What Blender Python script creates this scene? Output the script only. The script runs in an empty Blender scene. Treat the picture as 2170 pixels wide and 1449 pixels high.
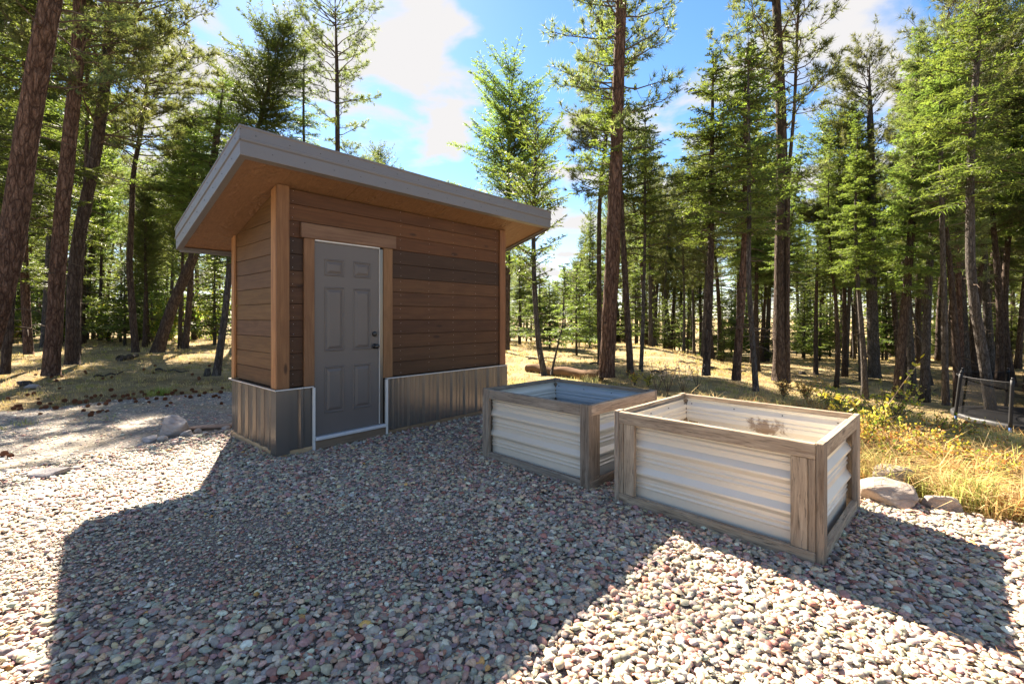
import bpy, bmesh, math, random
import numpy as np
from mathutils import Vector, Matrix, noise
R = math.radians
random.seed(11)
rng = np.random.default_rng(7)
C = bpy.context.scene.collection
S = bpy.context.scene

# ------------------------------------------------------------------ camera
F, CX, HY, EYE = 977.2, 1085.0, 672.7, 1.40          # focal length, axis and horizon in photo pixels; eye height in metres
cam = bpy.data.cameras.new('camera'); co = bpy.data.objects.new('camera', cam); C.objects.link(co)
co.location = (0, 0, EYE); co.rotation_euler = (R(90), 0, 0)
cam.sensor_width = 36; cam.lens = 36 * F / 2170; cam.shift_y = -(724.5 - HY) / 2170
cam.clip_start = .05; cam.clip_end = 3000
S.camera = co

# ------------------------------------------------------------------ light
SUN_AZ, SUN_EL = R(-24.5), R(41.0)                   # azimuth from +Y towards +X
sun = bpy.data.lights.new('sun', 'SUN'); so = bpy.data.objects.new('sun', sun); C.objects.link(so)
sun.energy = 5.0; sun.angle = R(.5); sun.color = (1.0, .88, .72)
sd = Vector((math.sin(SUN_AZ) * math.cos(SUN_EL), math.cos(SUN_AZ) * math.cos(SUN_EL), math.sin(SUN_EL)))
so.rotation_euler = sd.to_track_quat('Z', 'Y').to_euler()
so.location = (0, 0, 30)
W = bpy.data.worlds.new('World'); S.world = W; W.use_nodes = True
nt = W.node_tree; nt.nodes.clear()
def nd(nt, t, **k):
    n = nt.nodes.new(t)
    for a, v in k.items(): setattr(n, a, v)
    return n
def build_world():
    L = nt.links.new
    sky = nd(nt, 'ShaderNodeTexSky', sky_type='NISHITA', sun_disc=False, sun_elevation=SUN_EL, sun_rotation=SUN_AZ)
    sky.altitude = 900; sky.air_density = 1.0; sky.dust_density = .25; sky.ozone_density = 1.3
    hsv = nd(nt, 'ShaderNodeHueSaturation'); hsv.inputs['Saturation'].default_value = 1.22; hsv.inputs['Value'].default_value = .72
    L(sky.outputs[0], hsv.inputs['Color'])
    tc = nd(nt, 'ShaderNodeTexCoord'); sep = nd(nt, 'ShaderNodeSeparateXYZ'); L(tc.outputs['Generated'], sep.inputs[0])
    def M(op, a, b=None, c=None):
        n = nd(nt, 'ShaderNodeMath', operation=op)
        for i, v in enumerate((a, b, c)):
            if v is None: continue
            if isinstance(v, (int, float)): n.inputs[i].default_value = v
            else: L(v, n.inputs[i])
        return n.outputs[0]
    zz = M('ADD', M('MAXIMUM', sep.outputs[2], 0.0), .22)
    cx = M('DIVIDE', sep.outputs[0], zz); cy = M('DIVIDE', sep.outputs[1], zz)
    cb = nd(nt, 'ShaderNodeCombineXYZ'); L(cx, cb.inputs[0]); L(cy, cb.inputs[1])
    mp = nd(nt, 'ShaderNodeMapping'); L(cb.outputs[0], mp.inputs[0]); mp.inputs['Scale'].default_value = (1.0, 1.35, 1); mp.inputs['Location'].default_value = (2.3, .4, 0)
    n1 = nd(nt, 'ShaderNodeTexNoise'); L(mp.outputs[0], n1.inputs['Vector']); n1.inputs['Scale'].default_value = 2.7; n1.inputs['Detail'].default_value = 7; n1.inputs['Roughness'].default_value = .5; n1.inputs['Distortion'].default_value = .35
    base = M('MULTIPLY_ADD', n1.outputs[0], 2.6, -.84)
    nrm = nd(nt, 'ShaderNodeVectorMath', operation='NORMALIZE'); L(tc.outputs['Generated'], nrm.inputs[0])
    # cloud banks where the sky of the day has them: (photo x, y, half width, weight)
    banks = [(700, 10, .12, .10), (430, 130, .10, .22), (960, 120, .10, .12), (900, 265, .10, .17), (330, 400, .12, .2), (1200, 300, .08, .16),
             (1180, 560, .3, .2), (1750, 180, .16, .2), (640, 200, .16, .12), (1440, 160, .06, .1), (2100, 60, .3, .12), (-400, -300, .5, .15),
             (1040, 40, .09, -.12), (820, 330, .07, -.12), (1180, 175, .12, -.22), (980, 380, .10, -.14), (1420, 60, .11, -.16), (560, 60, .08, -.12), (1080, 330, .1, -.1), (1330, 240, .1, -.16)]
    for (px, py, rad, w) in banks:
        d = Vector(((px - CX) / F, 1, (HY - py) / F)).normalized()
        dt = nd(nt, 'ShaderNodeVectorMath', operation='DISTANCE'); L(nrm.outputs[0], dt.inputs[0]); dt.inputs[1].default_value = d
        q = M('DIVIDE', dt.outputs['Value'], rad)
        g = M('DIVIDE', w, M('ADD', 1.0, M('MULTIPLY', q, M('MULTIPLY', q, M('MULTIPLY', q, q)))))
        base = M('ADD', base, g)
    rp = nd(nt, 'ShaderNodeMapRange', interpolation_type='SMOOTHSTEP'); L(base, rp.inputs[0]); rp.inputs[1].default_value = .50; rp.inputs[2].default_value = .86
    hz = nd(nt, 'ShaderNodeMapRange', interpolation_type='SMOOTHSTEP'); L(sep.outputs[2], hz.inputs[0]); hz.inputs[1].default_value = .30; hz.inputs[2].default_value = -.02; hz.inputs[3].default_value = 0; hz.inputs[4].default_value = .6
    f = M('MAXIMUM', rp.outputs[0], hz.outputs[0])
    mx = nd(nt, 'ShaderNodeMix', data_type='RGBA'); L(f, mx.inputs[0]); L(hsv.outputs[0], mx.inputs[6]); mx.inputs[7].default_value = (2.5, 2.45, 2.45, 1)
    bg = nd(nt, 'ShaderNodeBackground'); L(mx.outputs[2], bg.inputs[0]); bg.inputs[1].default_value = .06
    out = nd(nt, 'ShaderNodeOutputWorld'); L(bg.outputs[0], out.inputs[0])
build_world()
S.view_settings.view_transform = 'Standard'; S.view_settings.look = 'None'; S.view_settings.gamma = 1
S.view_settings.exposure = 2.62
S.view_settings.use_curve_mapping = False
S.render.engine = 'CYCLES'
S.cycles.max_bounces = 6; S.cycles.diffuse_bounces = 3; S.cycles.transparent_max_bounces = 12; S.cycles.transmission_bounces = 4; S.cycles.glossy_bounces = 2
S.cycles.use_denoising = True

# ------------------------------------------------------------------ material helpers
class MT:
    def __init__(s, name, rough=.8, spec=.3):
        s.m = bpy.data.materials.new(name); s.m.use_nodes = True; s.nt = s.m.node_tree
        s.b = s.nt.nodes['Principled BSDF']; s.b.inputs['Roughness'].default_value = rough; s.b.inputs['Specular IOR Level'].default_value = spec
        s.L = s.nt.links.new
    def n(s, t, **k): return nd(s.nt, t, **k)
    def coord(s, kind='Object', scale=(1, 1, 1), rnd=0.0):
        tc = s.n('ShaderNodeTexCoord'); v = tc.outputs[kind]
        if rnd:
            oi = s.n('ShaderNodeObjectInfo'); ma = s.n('ShaderNodeVectorMath', operation='MULTIPLY_ADD')
            cb = s.n('ShaderNodeCombineXYZ')
            for i in range(3): s.L(oi.outputs['Random'], cb.inputs[i])
            s.L(cb.outputs[0], ma.inputs[0]); ma.inputs[1].default_value = (rnd, rnd * .7, rnd * 1.3); s.L(v, ma.inputs[2]); v = ma.outputs[0]
        mp = s.n('ShaderNodeMapping'); s.L(v, mp.inputs[0]); mp.inputs['Scale'].default_value = scale
        return mp.outputs[0]
    def noise(s, v, scale=5, detail=4, rough=.5, dist=0):
        n = s.n('ShaderNodeTexNoise'); s.L(v, n.inputs['Vector'])
        n.inputs['Scale'].default_value = scale; n.inputs['Detail'].default_value = detail; n.inputs['Roughness'].default_value = rough; n.inputs['Distortion'].default_value = dist
        return n.outputs[0]
    def vor(s, v, scale=5, feature='F1', out='Distance', rnd=1.0):
        n = s.n('ShaderNodeTexVoronoi', feature=feature); s.L(v, n.inputs['Vector']); n.inputs['Scale'].default_value = scale; n.inputs['Randomness'].default_value = rnd
        return n.outputs[out]
    def ramp(s, f, stops, interp='LINEAR'):
        r = s.n('ShaderNodeValToRGB'); s.L(f, r.inputs[0]); cr = r.color_ramp; cr.interpolation = interp
        while len(cr.elements) < len(stops): cr.elements.new(.5)
        for e, (p, c) in zip(cr.elements, stops):
            e.position = p; e.color = (c, c, c, 1) if isinstance(c, (int, float)) else (*c, 1)
        return r.outputs[0]
    def mix(s, f, a, b, mode='MIX'):
        m = s.n('ShaderNodeMix', data_type='RGBA', blend_type=mode)
        for i, v in ((0, f), (6, a), (7, b)):
            if isinstance(v, (int, float)): m.inputs[i].default_value = v if i == 0 else (v, v, v, 1)
            elif isinstance(v, tuple): m.inputs[i].default_value = (*v, 1)
            else: s.L(v, m.inputs[i])
        return m.outputs[2]
    def math(s, op, a, b=0.0):
        m = s.n('ShaderNodeMath', operation=op)
        for i, v in enumerate((a, b)):
            if isinstance(v, (int, float)): m.inputs[i].default_value = v
            else: s.L(v, m.inputs[i])
        return m.outputs[0]
    def ocol(s): return s.n('ShaderNodeObjectInfo').outputs['Color']
    def attr(s, name): return s.n('ShaderNodeAttribute', attribute_name=name).outputs['Color']
    def col(s, c):
        if isinstance(c, tuple): s.b.inputs['Base Color'].default_value = (*c, 1)
        else: s.L(c, s.b.inputs['Base Color'])
    def bump(s, h, strength=.3, dist=.01):
        b = s.n('ShaderNodeBump'); s.L(h, b.inputs['Height']); b.inputs['Strength'].default_value = strength; b.inputs['Distance'].default_value = dist
        s.L(b.outputs[0], s.b.inputs['Normal'])
    def rough(s, f): s.L(f, s.b.inputs['Roughness'])

def wood(name, axis, weathered=False):
    t = MT(name, .62 if not weathered else .85, .28)
    st = [1, 1, 1]; st[axis] = .05 if not weathered else .07
    v = t.coord(scale=tuple(st), rnd=7)
    g = t.noise(v, 38, 6, .65, .8); fine = t.noise(v, 150, 3, .6)
    st2 = [1, 1, 1]; st2[axis] = .32
    kv = t.coord(scale=tuple(st2), rnd=7)
    kn = t.vor(kv, 4.2); knot = t.ramp(kn, [(.0, 1.0), (.055, .9), (.10, 0.0), (1, 0.0)])
    swirl = t.noise(t.coord(scale=tuple(st2), rnd=7), 6, 3, .5, 1.5)
    oc = t.ocol()
    if weathered:
        dark = t.mix(1.0, oc, (.55, .50, .46), 'MULTIPLY'); lite = t.mix(1.0, oc, (1.28, 1.27, 1.22), 'MULTIPLY')
        c = t.mix(t.ramp(g, [(.30, 0.0), (.66, 1.0)]), dark, lite)
        c = t.mix(t.ramp(swirl, [(.5, 0.0), (.75, .35)]), c, (.20, .13, .08))
        c = t.mix(t.ramp(fine, [(.30, .75), (.45, 0.0)]), c, (.05, .04, .033))
        c = t.mix(t.math('MULTIPLY', knot, .8), c, (.05, .03, .02))
    else:
        dark = t.mix(1.0, oc, (.72, .66, .6), 'MULTIPLY'); lite = t.mix(1.0, oc, (1.22, 1.2, 1.14), 'MULTIPLY')
        c = t.mix(t.ramp(g, [(.3, 0.0), (.68, 1.0)]), dark, lite)
        c = t.mix(t.ramp(swirl, [(.45, 0.0), (.7, .45)]), c, t.mix(1.0, oc, (.66, .56, .5), 'MULTIPLY'))
        c = t.mix(t.math('MULTIPLY', knot, .85), c, (.022, .010, .006))
    t.col(c)
    t.bump(t.math('ADD', g, t.math('MULTIPLY', fine, .5)), .55 if weathered else .28, .004 if weathered else .002)
    return t.m

def simple(name, c, rough=.5, spec=.4, metal=0, nscale=20, var=.12, bump=0):
    t = MT(name, rough, spec); v = t.coord(rnd=3); n = t.noise(v, nscale, 5, .6)
    t.b.inputs['Metallic'].default_value = metal
    lo = tuple(x * (1 - var) for x in c); hi = tuple(min(1, x * (1 + var)) for x in c)
    t.col(t.mix(n, lo, hi))
    r = t.ramp(n, [(.3, max(0, rough - .07)), (.7, min(1, rough + .08))]); t.rough(r)
    if bump: t.bump(n, bump, .003)
    return t.m

M = {}
for ax, nm in enumerate('xyz'):
    M['cedar' + nm] = wood('stained_cedar_' + nm, ax)
    M['grey' + nm] = wood('weathered_board_' + nm, ax, True)
M['white'] = simple('white_trim', (.56, .54, .51), .4, .4, 0, 12, .06)
M['black'] = simple('black_hardware', (.012, .012, .013), .3, .5, 0, 30, .1)
M['alu'] = simple('threshold_aluminium', (.72, .73, .75), .38, .5, .5, 40, .08)
M['core'] = simple('shed_sheathing', (.03, .018, .012), .9, .1)
M['screw'] = simple('nail_heads', (.55, .53, .5), .4, .5, .7)
M['darkscrew'] = simple('screw_heads_dark', (.05, .045, .04), .5, .4)
M['basewood'] = wood('base_plank', 0)
def door_paint():
    t = MT('door_paint', .42, .42); v = t.coord(); n = t.noise(v, 3, 3, .5); f = t.noise(v, 420, 2, .5)
    t.col(t.mix(n, (.105, .089, .080), (.125, .107, .097))); t.bump(f, .06, .001); return t.m
M['door'] = door_paint()
def metal(name, c, rough, met, dirt=(.2, .17, .13), dw=.25, spec=.5, rv=.10):
    t = MT(name, rough, spec); t.b.inputs['Metallic'].default_value = met
    v = t.coord(rnd=2); n = t.noise(v, 1.6, 2, .5); d = t.noise(v, 22, 8, .75)
    cc = t.mix(n, tuple(x * .96 for x in c), tuple(min(1, x * 1.04) for x in c))
    cc = t.mix(t.ramp(d, [(.56, 0.0), (.72, dw)]), cc, dirt)
    t.col(cc); t.rough(t.ramp(d, [(.4, rough), (.75, rough + rv)]))
    return t.m
M['skirt'] = metal('charcoal_steel', (.165, .150, .135), .28, .6, (.15, .13, .11), .02, rv=.0)
M['fascia'] = metal('grey_steel_fascia', (.16, .15, .147), .38, .25, (.10, .08, .06), .18)
M['cream'] = metal('cream_steel', (.72, .65, .54), .33, .2, (.34, .25, .17), .07)
M['blue'] = metal('cream_steel_sky_tinted', (.55, .60, .64), .32, .35, (.3, .27, .22), .08)  # cream steel with the sky's blue reflection put into its colour
M['roof'] = metal('roof_steel', (.08, .078, .078), .4, .4)
def stained():
    t = MT('cream_steel_with_dirt_stain', .42, .45); v = t.coord(); n = t.noise(v, 2.2, 4, .6); d = t.noise(v, 16, 8, .75, .6)
    g = t.n('ShaderNodeVectorMath', operation='DISTANCE'); mp = t.n('ShaderNodeMapping'); t.L(t.coord(), mp.inputs[0]); mp.inputs['Scale'].default_value = (1, 1, 1.7)
    t.L(mp.outputs[0], g.inputs[0]); g.inputs[1].default_value = STAIN
    m = t.math('SUBTRACT', t.math('ADD', t.math('MULTIPLY', d, 1.0), -.12), t.math('MULTIPLY', g.outputs['Value'], 2.0))
    c = t.mix(n, (.60, .57, .51), (.70, .67, .61))
    low = t.n('ShaderNodeSeparateXYZ'); t.L(t.coord(), low.inputs[0])
    g2 = t.math('MULTIPLY', t.ramp(low.outputs[2], [(.22, 1.0), (.50, 0.0)]), t.ramp(d, [(.45, 0.0), (.7, .75)]))
    c = t.mix(g2, c, (.33, .24, .16))
    c = t.mix(t.ramp(m, [(.10, 0.0), (.24, .8)]), c, (.17, .10, .055))
    t.col(c); return t.m
STAIN = (.55, .4, .88)
def soffit():
    t = MT('stained_soffit_panel', .55, .3)
    v = t.coord(scale=(1, .35, 1)); w = t.n('ShaderNodeTexWave', wave_type='RINGS', rings_direction='X')
    t.L(v, w.inputs['Vector']); w.inputs['Scale'].default_value = 9; w.inputs['Distortion'].default_value = 9; w.inputs['Detail'].default_value = 3; w.inputs['Detail Scale'].default_value = 1.2
    msk = t.ramp(t.noise(t.coord(scale=(2.6, .5, 1)), 2.2, 2, .5), [(.50, 0.0), (.62, 1.0)])
    n = t.noise(t.coord(scale=(1, .06, 1)), 60, 5, .6)
    t.col(t.mix(t.ramp(n, [(.3, 0.0), (.7, 1.0)]), (.14, .075, .038), (.21, .115, .060)))
    t.bump(t.math('ADD', t.math('MULTIPLY', t.math('MULTIPLY', w.outputs['Fac'], msk), 1.0), t.math('MULTIPLY', n, .3)), .9, .006)
    return t.m
M['soffit'] = soffit()
def bark(name, a, b, c, sc=9, deep=.03):
    t = MT(name, .93, .12)
    v = t.coord(scale=(1, 1, .26), rnd=9)
    wv = t.n('ShaderNodeVectorMath', operation='ADD'); nn = t.n('ShaderNodeTexNoise'); t.L(v, nn.inputs['Vector']); nn.inputs['Scale'].default_value = 9; nn.inputs['Detail'].default_value = 4
    sc_ = t.n('ShaderNodeVectorMath', operation='SCALE'); t.L(nn.outputs['Color'], sc_.inputs[0]); sc_.inputs['Scale'].default_value = .16
    t.L(v, wv.inputs[0]); t.L(sc_.outputs[0], wv.inputs[1])
    e = t.vor(wv.outputs[0], sc, 'DISTANCE_TO_EDGE'); cell = t.vor(wv.outputs[0], sc * 1.9, 'F1', 'Color'); e2 = t.vor(wv.outputs[0], sc * 2.3, 'DISTANCE_TO_EDGE')
    n = t.noise(v, 40, 6, .7, .5); big = t.noise(t.coord(rnd=9), 1.3, 4, .6); fur = t.noise(t.coord(scale=(1, 1, .10), rnd=9), 26, 5, .7, .4)
    ew = t.math('MULTIPLY', t.ramp(e, [(.0, .1), (.06, .55), (.26, 1.0)]), t.ramp(e2, [(.0, .62), (.12, 1.0)]))
    sp = t.n('ShaderNodeSeparateColor'); t.L(cell, sp.inputs[0])
    pl = t.mix(sp.outputs[0], a, b); pl = t.mix(t.ramp(n, [(.40, 0.0), (.72, .8)]), pl, c)
    pl = t.mix(t.math('MULTIPLY', big, .6), pl, b); pl = t.mix(t.ramp(fur, [(.36, .7), (.55, 0.0)]), pl, tuple(x * .5 for x in a))
    t.col(t.mix(ew, tuple(x * .42 for x in a), pl))
    t.bump(t.math('ADD', t.math('ADD', ew, t.math('MULTIPLY', fur, .8)), t.math('MULTIPLY', n, .35)), 1.0, deep)
    return t.m
M['bark_red'] = bark('ponderosa_bark', (.10, .055, .038), (.21, .115, .075), (.33, .24, .19), 13, .028)
M['bark_brown'] = bark('pine_bark_brown', (.075, .052, .040), (.125, .088, .068), (.19, .155, .13), 14, .022)
M['bark_grey'] = bark('fir_bark_grey', (.080, .065, .055), (.135, .115, .10), (.24, .22, .20), 18, .016)
M['twig'] = simple('twig_bark', (.10, .075, .055), .9, .1, 0, 30, .3)
def foliage(name, dk, lt, tr, tw=.42):
    t = MT(name, .55, .25)
    a = t.attr('tint'); oi = t.n('ShaderNodeObjectInfo')
    sp = t.n('ShaderNodeSeparateColor'); t.L(a, sp.inputs[0])
    c = t.mix(sp.outputs[0], dk, lt)
    h = t.n('ShaderNodeHueSaturation'); t.L(c, h.inputs['Color'])
    hv = t.n('ShaderNodeMapRange'); t.L(oi.outputs['Random'], hv.inputs[0]); hv.inputs[3].default_value = .462; hv.inputs[4].default_value = .498; t.L(hv.outputs[0], h.inputs['Hue'])
    vv = t.n('ShaderNodeMapRange'); t.L(oi.outputs['Random'], vv.inputs[0]); vv.inputs[3].default_value = .62; vv.inputs[4].default_value = 1.2; t.L(vv.outputs[0], h.inputs['Value'])
    t.L(h.outputs[0], t.b.inputs['Base Color'])
    tl = t.n('ShaderNodeBsdfTranslucent'); t.L(t.mix(1.0, h.outputs[0], tr, 'MULTIPLY'), tl.inputs[0])
    ms = t.n('ShaderNodeMixShader'); ms.inputs[0].default_value = tw; t.L(t.b.outputs[0], ms.inputs[1]); t.L(tl.outputs[0], ms.inputs[2])
    t.L(ms.outputs[0], t.nt.nodes['Material Output'].inputs['Surface'])
    return t.m
M['pine'] = foliage('pine_needles', (.052, .085, .034), (.15, .175, .068), (2.2, 2.2, 1.3))
M['fir'] = foliage('fir_needles', (.044, .072, .026), (.150, .185, .058), (2.4, 2.7, 1.2))
M['leaf'] = foliage('shrub_leaves', (.09, .16, .02), (.26, .34, .04), (2.2, 2.2, 1.0), .5)
def vcol(name, rough=.85, spec=.2, trans=0, nz=0, bump=0, nsc=60):
    t = MT(name, rough, spec); a = t.attr('tint')
    if nz:
        n = t.noise(t.coord(), nsc, 5, .6); a = t.mix(t.ramp(n, [(.35, nz), (.65, 0.0)]), a, t.mix(1.0, a, (.5, .48, .46), 'MULTIPLY'))
        if bump: t.bump(n, bump, .004)
    t.col(a)
    if trans:
        tl = t.n('ShaderNodeBsdfTranslucent'); t.L(a, tl.inputs[0]); ms = t.n('ShaderNodeMixShader'); ms.inputs[0].default_value = trans
        t.L(t.b.outputs[0], ms.inputs[1]); t.L(tl.outputs[0], ms.inputs[2]); t.L(ms.outputs[0], t.nt.nodes['Material Output'].inputs['Surface'])
    return t.m
M['pebble'] = vcol('river_pebbles', .6, .35, 0, .6, .25, 70)
M['blade'] = vcol('dry_grass_blades', .7, .2, .4)
M['leafcol'] = vcol('autumn_leaves', .55, .3, .45)
M['cone'] = simple('cone_scales', (.17, .07, .035), .8, .2, 0, 60, .4, .5)
def rockmat():
    t = MT('field_stone', .85, .25); v = t.coord(rnd=5); n = t.noise(v, 5, 8, .65); s2 = t.noise(t.coord(scale=(1, 1, 3.5), rnd=5), 9, 5, .6, 1.0)
    c = t.mix(t.ramp(n, [(.3, 0.0), (.7, 1.0)]), t.mix(1.0, t.ocol(), (.62, .6, .6), 'MULTIPLY'), t.mix(1.0, t.ocol(), (1.25, 1.22, 1.18), 'MULTIPLY'))
    c = t.mix(t.ramp(s2, [(.5, 0.0), (.68, .5)]), c, (.22, .15, .10)); t.col(c)
    t.bump(t.math('ADD', n, s2), .7, .03); return t.m
M['rock'] = rockmat()
def groundmat():
    t = MT('forest_floor', .95, .08); v = t.coord(); a = t.noise(v, .55, 5, .6); b = t.noise(v, 3.5, 6, .7); f = t.noise(v, 45, 5, .75); n4 = t.noise(t.coord(scale=(1, .35, 1)), 90, 3, .7)
    c = t.mix(t.ramp(a, [(.40, 0.0), (.62, 1.0)]), (.22, .155, .085), (.50, .38, .20))
    c = t.mix(t.ramp(b, [(.45, 0.0), (.72, .8)]), c, (.22, .20, .085))
    c = t.mix(t.ramp(f, [(.38, .8), (.52, 0.0)]), c, (.085, .055, .032))
    c = t.mix(t.ramp(n4, [(.55, 0.0), (.68, .6)]), c, (.58, .46, .26))
    t.col(c); t.bump(t.math('ADD', f, b), .9, .05); return t.m
M['ground'] = groundmat()
def drivemat():
    t = MT('driveway_fine_gravel', .92, .12); v = t.coord(); a = t.noise(v, .9, 5, .6); e = t.vor(v, 55, 'F1', 'Color'); d = t.vor(v, 55); n = t.noise(v, 6, 6, .7)
    sp = t.n('ShaderNodeSeparateColor'); t.L(e, sp.inputs[0])
    c = t.mix(sp.outputs[0], (.13, .115, .10), (.40, .36, .32)); c = t.mix(t.ramp(a, [(.46, 0.0), (.66, .7)]), c, (.30, .24, .14))
    c = t.mix(t.ramp(n, [(.35, .5), (.55, 0.0)]), c, (.14, .115, .09)); t.col(c)
    t.bump(t.math('ADD', t.math('MULTIPLY', d, -1.0), t.math('MULTIPLY', n, 1.2)), .8, .012); return t.m
M['drive'] = drivemat()
def padmat():
    t = MT('gritty_soil_under_gravel', .95, .1); v = t.coord(); e = t.vor(v, 120, 'F1', 'Color'); d = t.vor(v, 120); n = t.noise(v, 8, 5, .7)
    sp = t.n('ShaderNodeSeparateColor'); t.L(e, sp.inputs[0])
    c = t.mix(sp.outputs[0], (.15, .125, .105), (.40, .35, .30)); c = t.mix(t.ramp(n, [(.4, .5), (.6, 0.0)]), c, (.18, .14, .11)); t.col(c)
    t.bump(t.math('MULTIPLY', d, -1.0), .8, .008); return t.m
M['pad'] = padmat()

# ------------------------------------------------------------------ object helpers
def tag(o, label=None, cat=None, group=None, kind=None):
    if label: o['label'] = label
    if cat: o['category'] = cat
    if group: o['group'] = group
    if kind: o['kind'] = kind
    return o
def empty(name, loc=(0, 0, 0), rz=0, **k):
    o = bpy.data.objects.new(name, None); C.objects.link(o); o.location = loc; o.rotation_euler = (0, 0, rz); o.empty_display_size = .2
    return tag(o, **k)
def link(name, me, mat=None, parent=None, color=None, smooth=False):
    o = bpy.data.objects.new(name, me); C.objects.link(o)
    if mat is not None:
        for m in (mat if isinstance(mat, (list, tuple)) else [mat]): me.materials.append(m)
    if parent: o.parent = parent
    if color: o.color = (*color, 1)
    if smooth: me.shade_smooth()
    return o
def npmesh(name, V, T, tint=None, matidx=None, smooth=False):
    """triangle mesh from arrays"""
    me = bpy.data.meshes.new(name); V = np.asarray(V, np.float32); T = np.asarray(T, np.int32)
    me.vertices.add(len(V)); me.vertices.foreach_set('co', V.ravel())
    me.loops.add(len(T) * 3); me.loops.foreach_set('vertex_index', T.ravel())
    me.polygons.add(len(T)); me.polygons.foreach_set('loop_start', np.arange(0, len(T) * 3, 3, dtype=np.int32))
    if matidx is not None: me.polygons.foreach_set('material_index', np.asarray(matidx, np.int32))
    me.polygons.foreach_set('use_smooth', np.full(len(T), smooth))
    me.update(calc_edges=True)
    if tint is not None:
        a = me.color_attributes.new('tint', 'FLOAT_COLOR', 'POINT'); c = np.ones((len(V), 4), np.float32); t = np.asarray(tint, np.float32)
        if t.ndim == 1: c[:, 0] = t; c[:, 1] = t; c[:, 2] = t
        else: c[:, :3] = t
        a.data.foreach_set('color', c.ravel())
    return me
def box(name, x0, x1, y0, y1, z0, z1, mat, parent, color=None, bev=.003, shear=None):
    bm = bmesh.new(); bmesh.ops.create_cube(bm, size=1)
    for v in bm.verts:
        v.co = Vector(((x0 + x1) / 2 + v.co.x * (x1 - x0), (y0 + y1) / 2 + v.co.y * (y1 - y0), (z0 + z1) / 2 + v.co.z * (z1 - z0)))
    if bev: bmesh.ops.bevel(bm, geom=bm.edges[:], offset=bev, segments=1, affect='EDGES')
    if shear:
        for v in bm.verts: v.co = shear(v.co)
    me = bpy.data.meshes.new(name); bm.to_mesh(me); bm.free()
    return link(name, me, mat, parent, color)
def prism(name, pts, d0, d1, axis, mat, parent, color=None, bev=.002):
    """polygon pts in the plane across axis, extruded from d0 to d1"""
    bm = bmesh.new()
    def mk(p, d): return (d, p[0], p[1]) if axis == 0 else ((p[0], d, p[1]) if axis == 1 else (p[0], p[1], d))
    a = [bm.verts.new(mk(p, d0)) for p in pts]; b = [bm.verts.new(mk(p, d1)) for p in pts]
    bm.faces.new(a); bm.faces.new(b[::-1])
    for i in range(len(pts)): j = (i + 1) % len(pts); bm.faces.new((a[i], b[i], b[j], a[j]))
    bmesh.ops.recalc_face_normals(bm, faces=bm.faces)
    if bev: bmesh.ops.bevel(bm, geom=bm.edges[:], offset=bev, segments=1, affect='EDGES')
    me = bpy.data.meshes.new(name); bm.to_mesh(me); bm.free()
    return link(name, me, mat, parent, color)
def strip(name, path, ext, mat, parent, closed=False, color=None, thick=.0012):
    """sheet: path = 3D points of the profile, ext = extrusion vector; real sheet thickness"""
    bm = bmesh.new(); ext = Vector(ext)
    a = [bm.verts.new(p) for p in path]; b = [bm.verts.new(Vector(p) + ext) for p in path]
    for i in range(len(path) - 1): bm.faces.new((a[i], a[i + 1], b[i + 1], b[i]))
    me = bpy.data.meshes.new(name); bm.to_mesh(me); bm.free()
    o = link(name, me, mat, parent, color)
    m = o.modifiers.new('sheet', 'SOLIDIFY'); m.thickness = thick; m.offset = 0
    return o
def tube(P, r, n=6, cap=True):
    """tapered tube along points -> V, T"""
    P = np.asarray(P, float); r = np.broadcast_to(np.asarray(r, float), (len(P),))
    d = np.gradient(P, axis=0); d /= np.linalg.norm(d, axis=1)[:, None] + 1e-9
    ref = np.array([0, 0, 1.]) if abs(d[:, 2]).mean() < .8 else np.array([0, 1., 0])
    u = np.cross(d, ref); u /= np.linalg.norm(u, axis=1)[:, None] + 1e-9; w = np.cross(d, u)
    a = np.arange(n) / n * 2 * np.pi
    V = P[:, None, :] + r[:, None, None] * (np.cos(a)[None, :, None] * u[:, None, :] + np.sin(a)[None, :, None] * w[:, None, :])
    V = V.reshape(-1, 3); T = []
    for i in range(len(P) - 1):
        for k in range(n):
            p, q = i * n + k, i * n + (k + 1) % n
            T += [(p, q, q + n), (p, q + n, p + n)]
    if cap:
        V = np.vstack([V, P[-1:], P[:1]]); e = len(V) - 2; s0 = (len(P) - 1) * n
        for k in range(n): T.append((s0 + k, s0 + (k + 1) % n, e)); T.append(((k + 1) % n, k, e + 1))
    return V, np.array(T)
class Acc:
    def __init__(s): s.V = []; s.T = []; s.c = []; s.m = []; s.n = 0
    def add(s, V, T, c=0.5, m=0):
        V = np.asarray(V, np.float32); T = np.asarray(T, np.int64)
        s.V.append(V); s.T.append(T + s.n); s.n += len(V)
        c = np.asarray(c, np.float32)
        if c.ndim == 0: c = np.full(len(V), c, np.float32)
        elif c.ndim == 1 and c.shape[0] == 3 and len(V) != 3: c = np.tile(c, (len(V), 1))
        s.c.append(c); s.m.append(np.full(len(T), m))
    def mesh(s, name, smooth=False):
        c = s.c
        if any(x.ndim == 2 for x in c): c = [x if x.ndim == 2 else np.repeat(x[:, None], 3, 1) for x in c]
        return npmesh(name, np.concatenate(s.V), np.concatenate(s.T), np.concatenate(c), np.concatenate(s.m), smooth)

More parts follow.
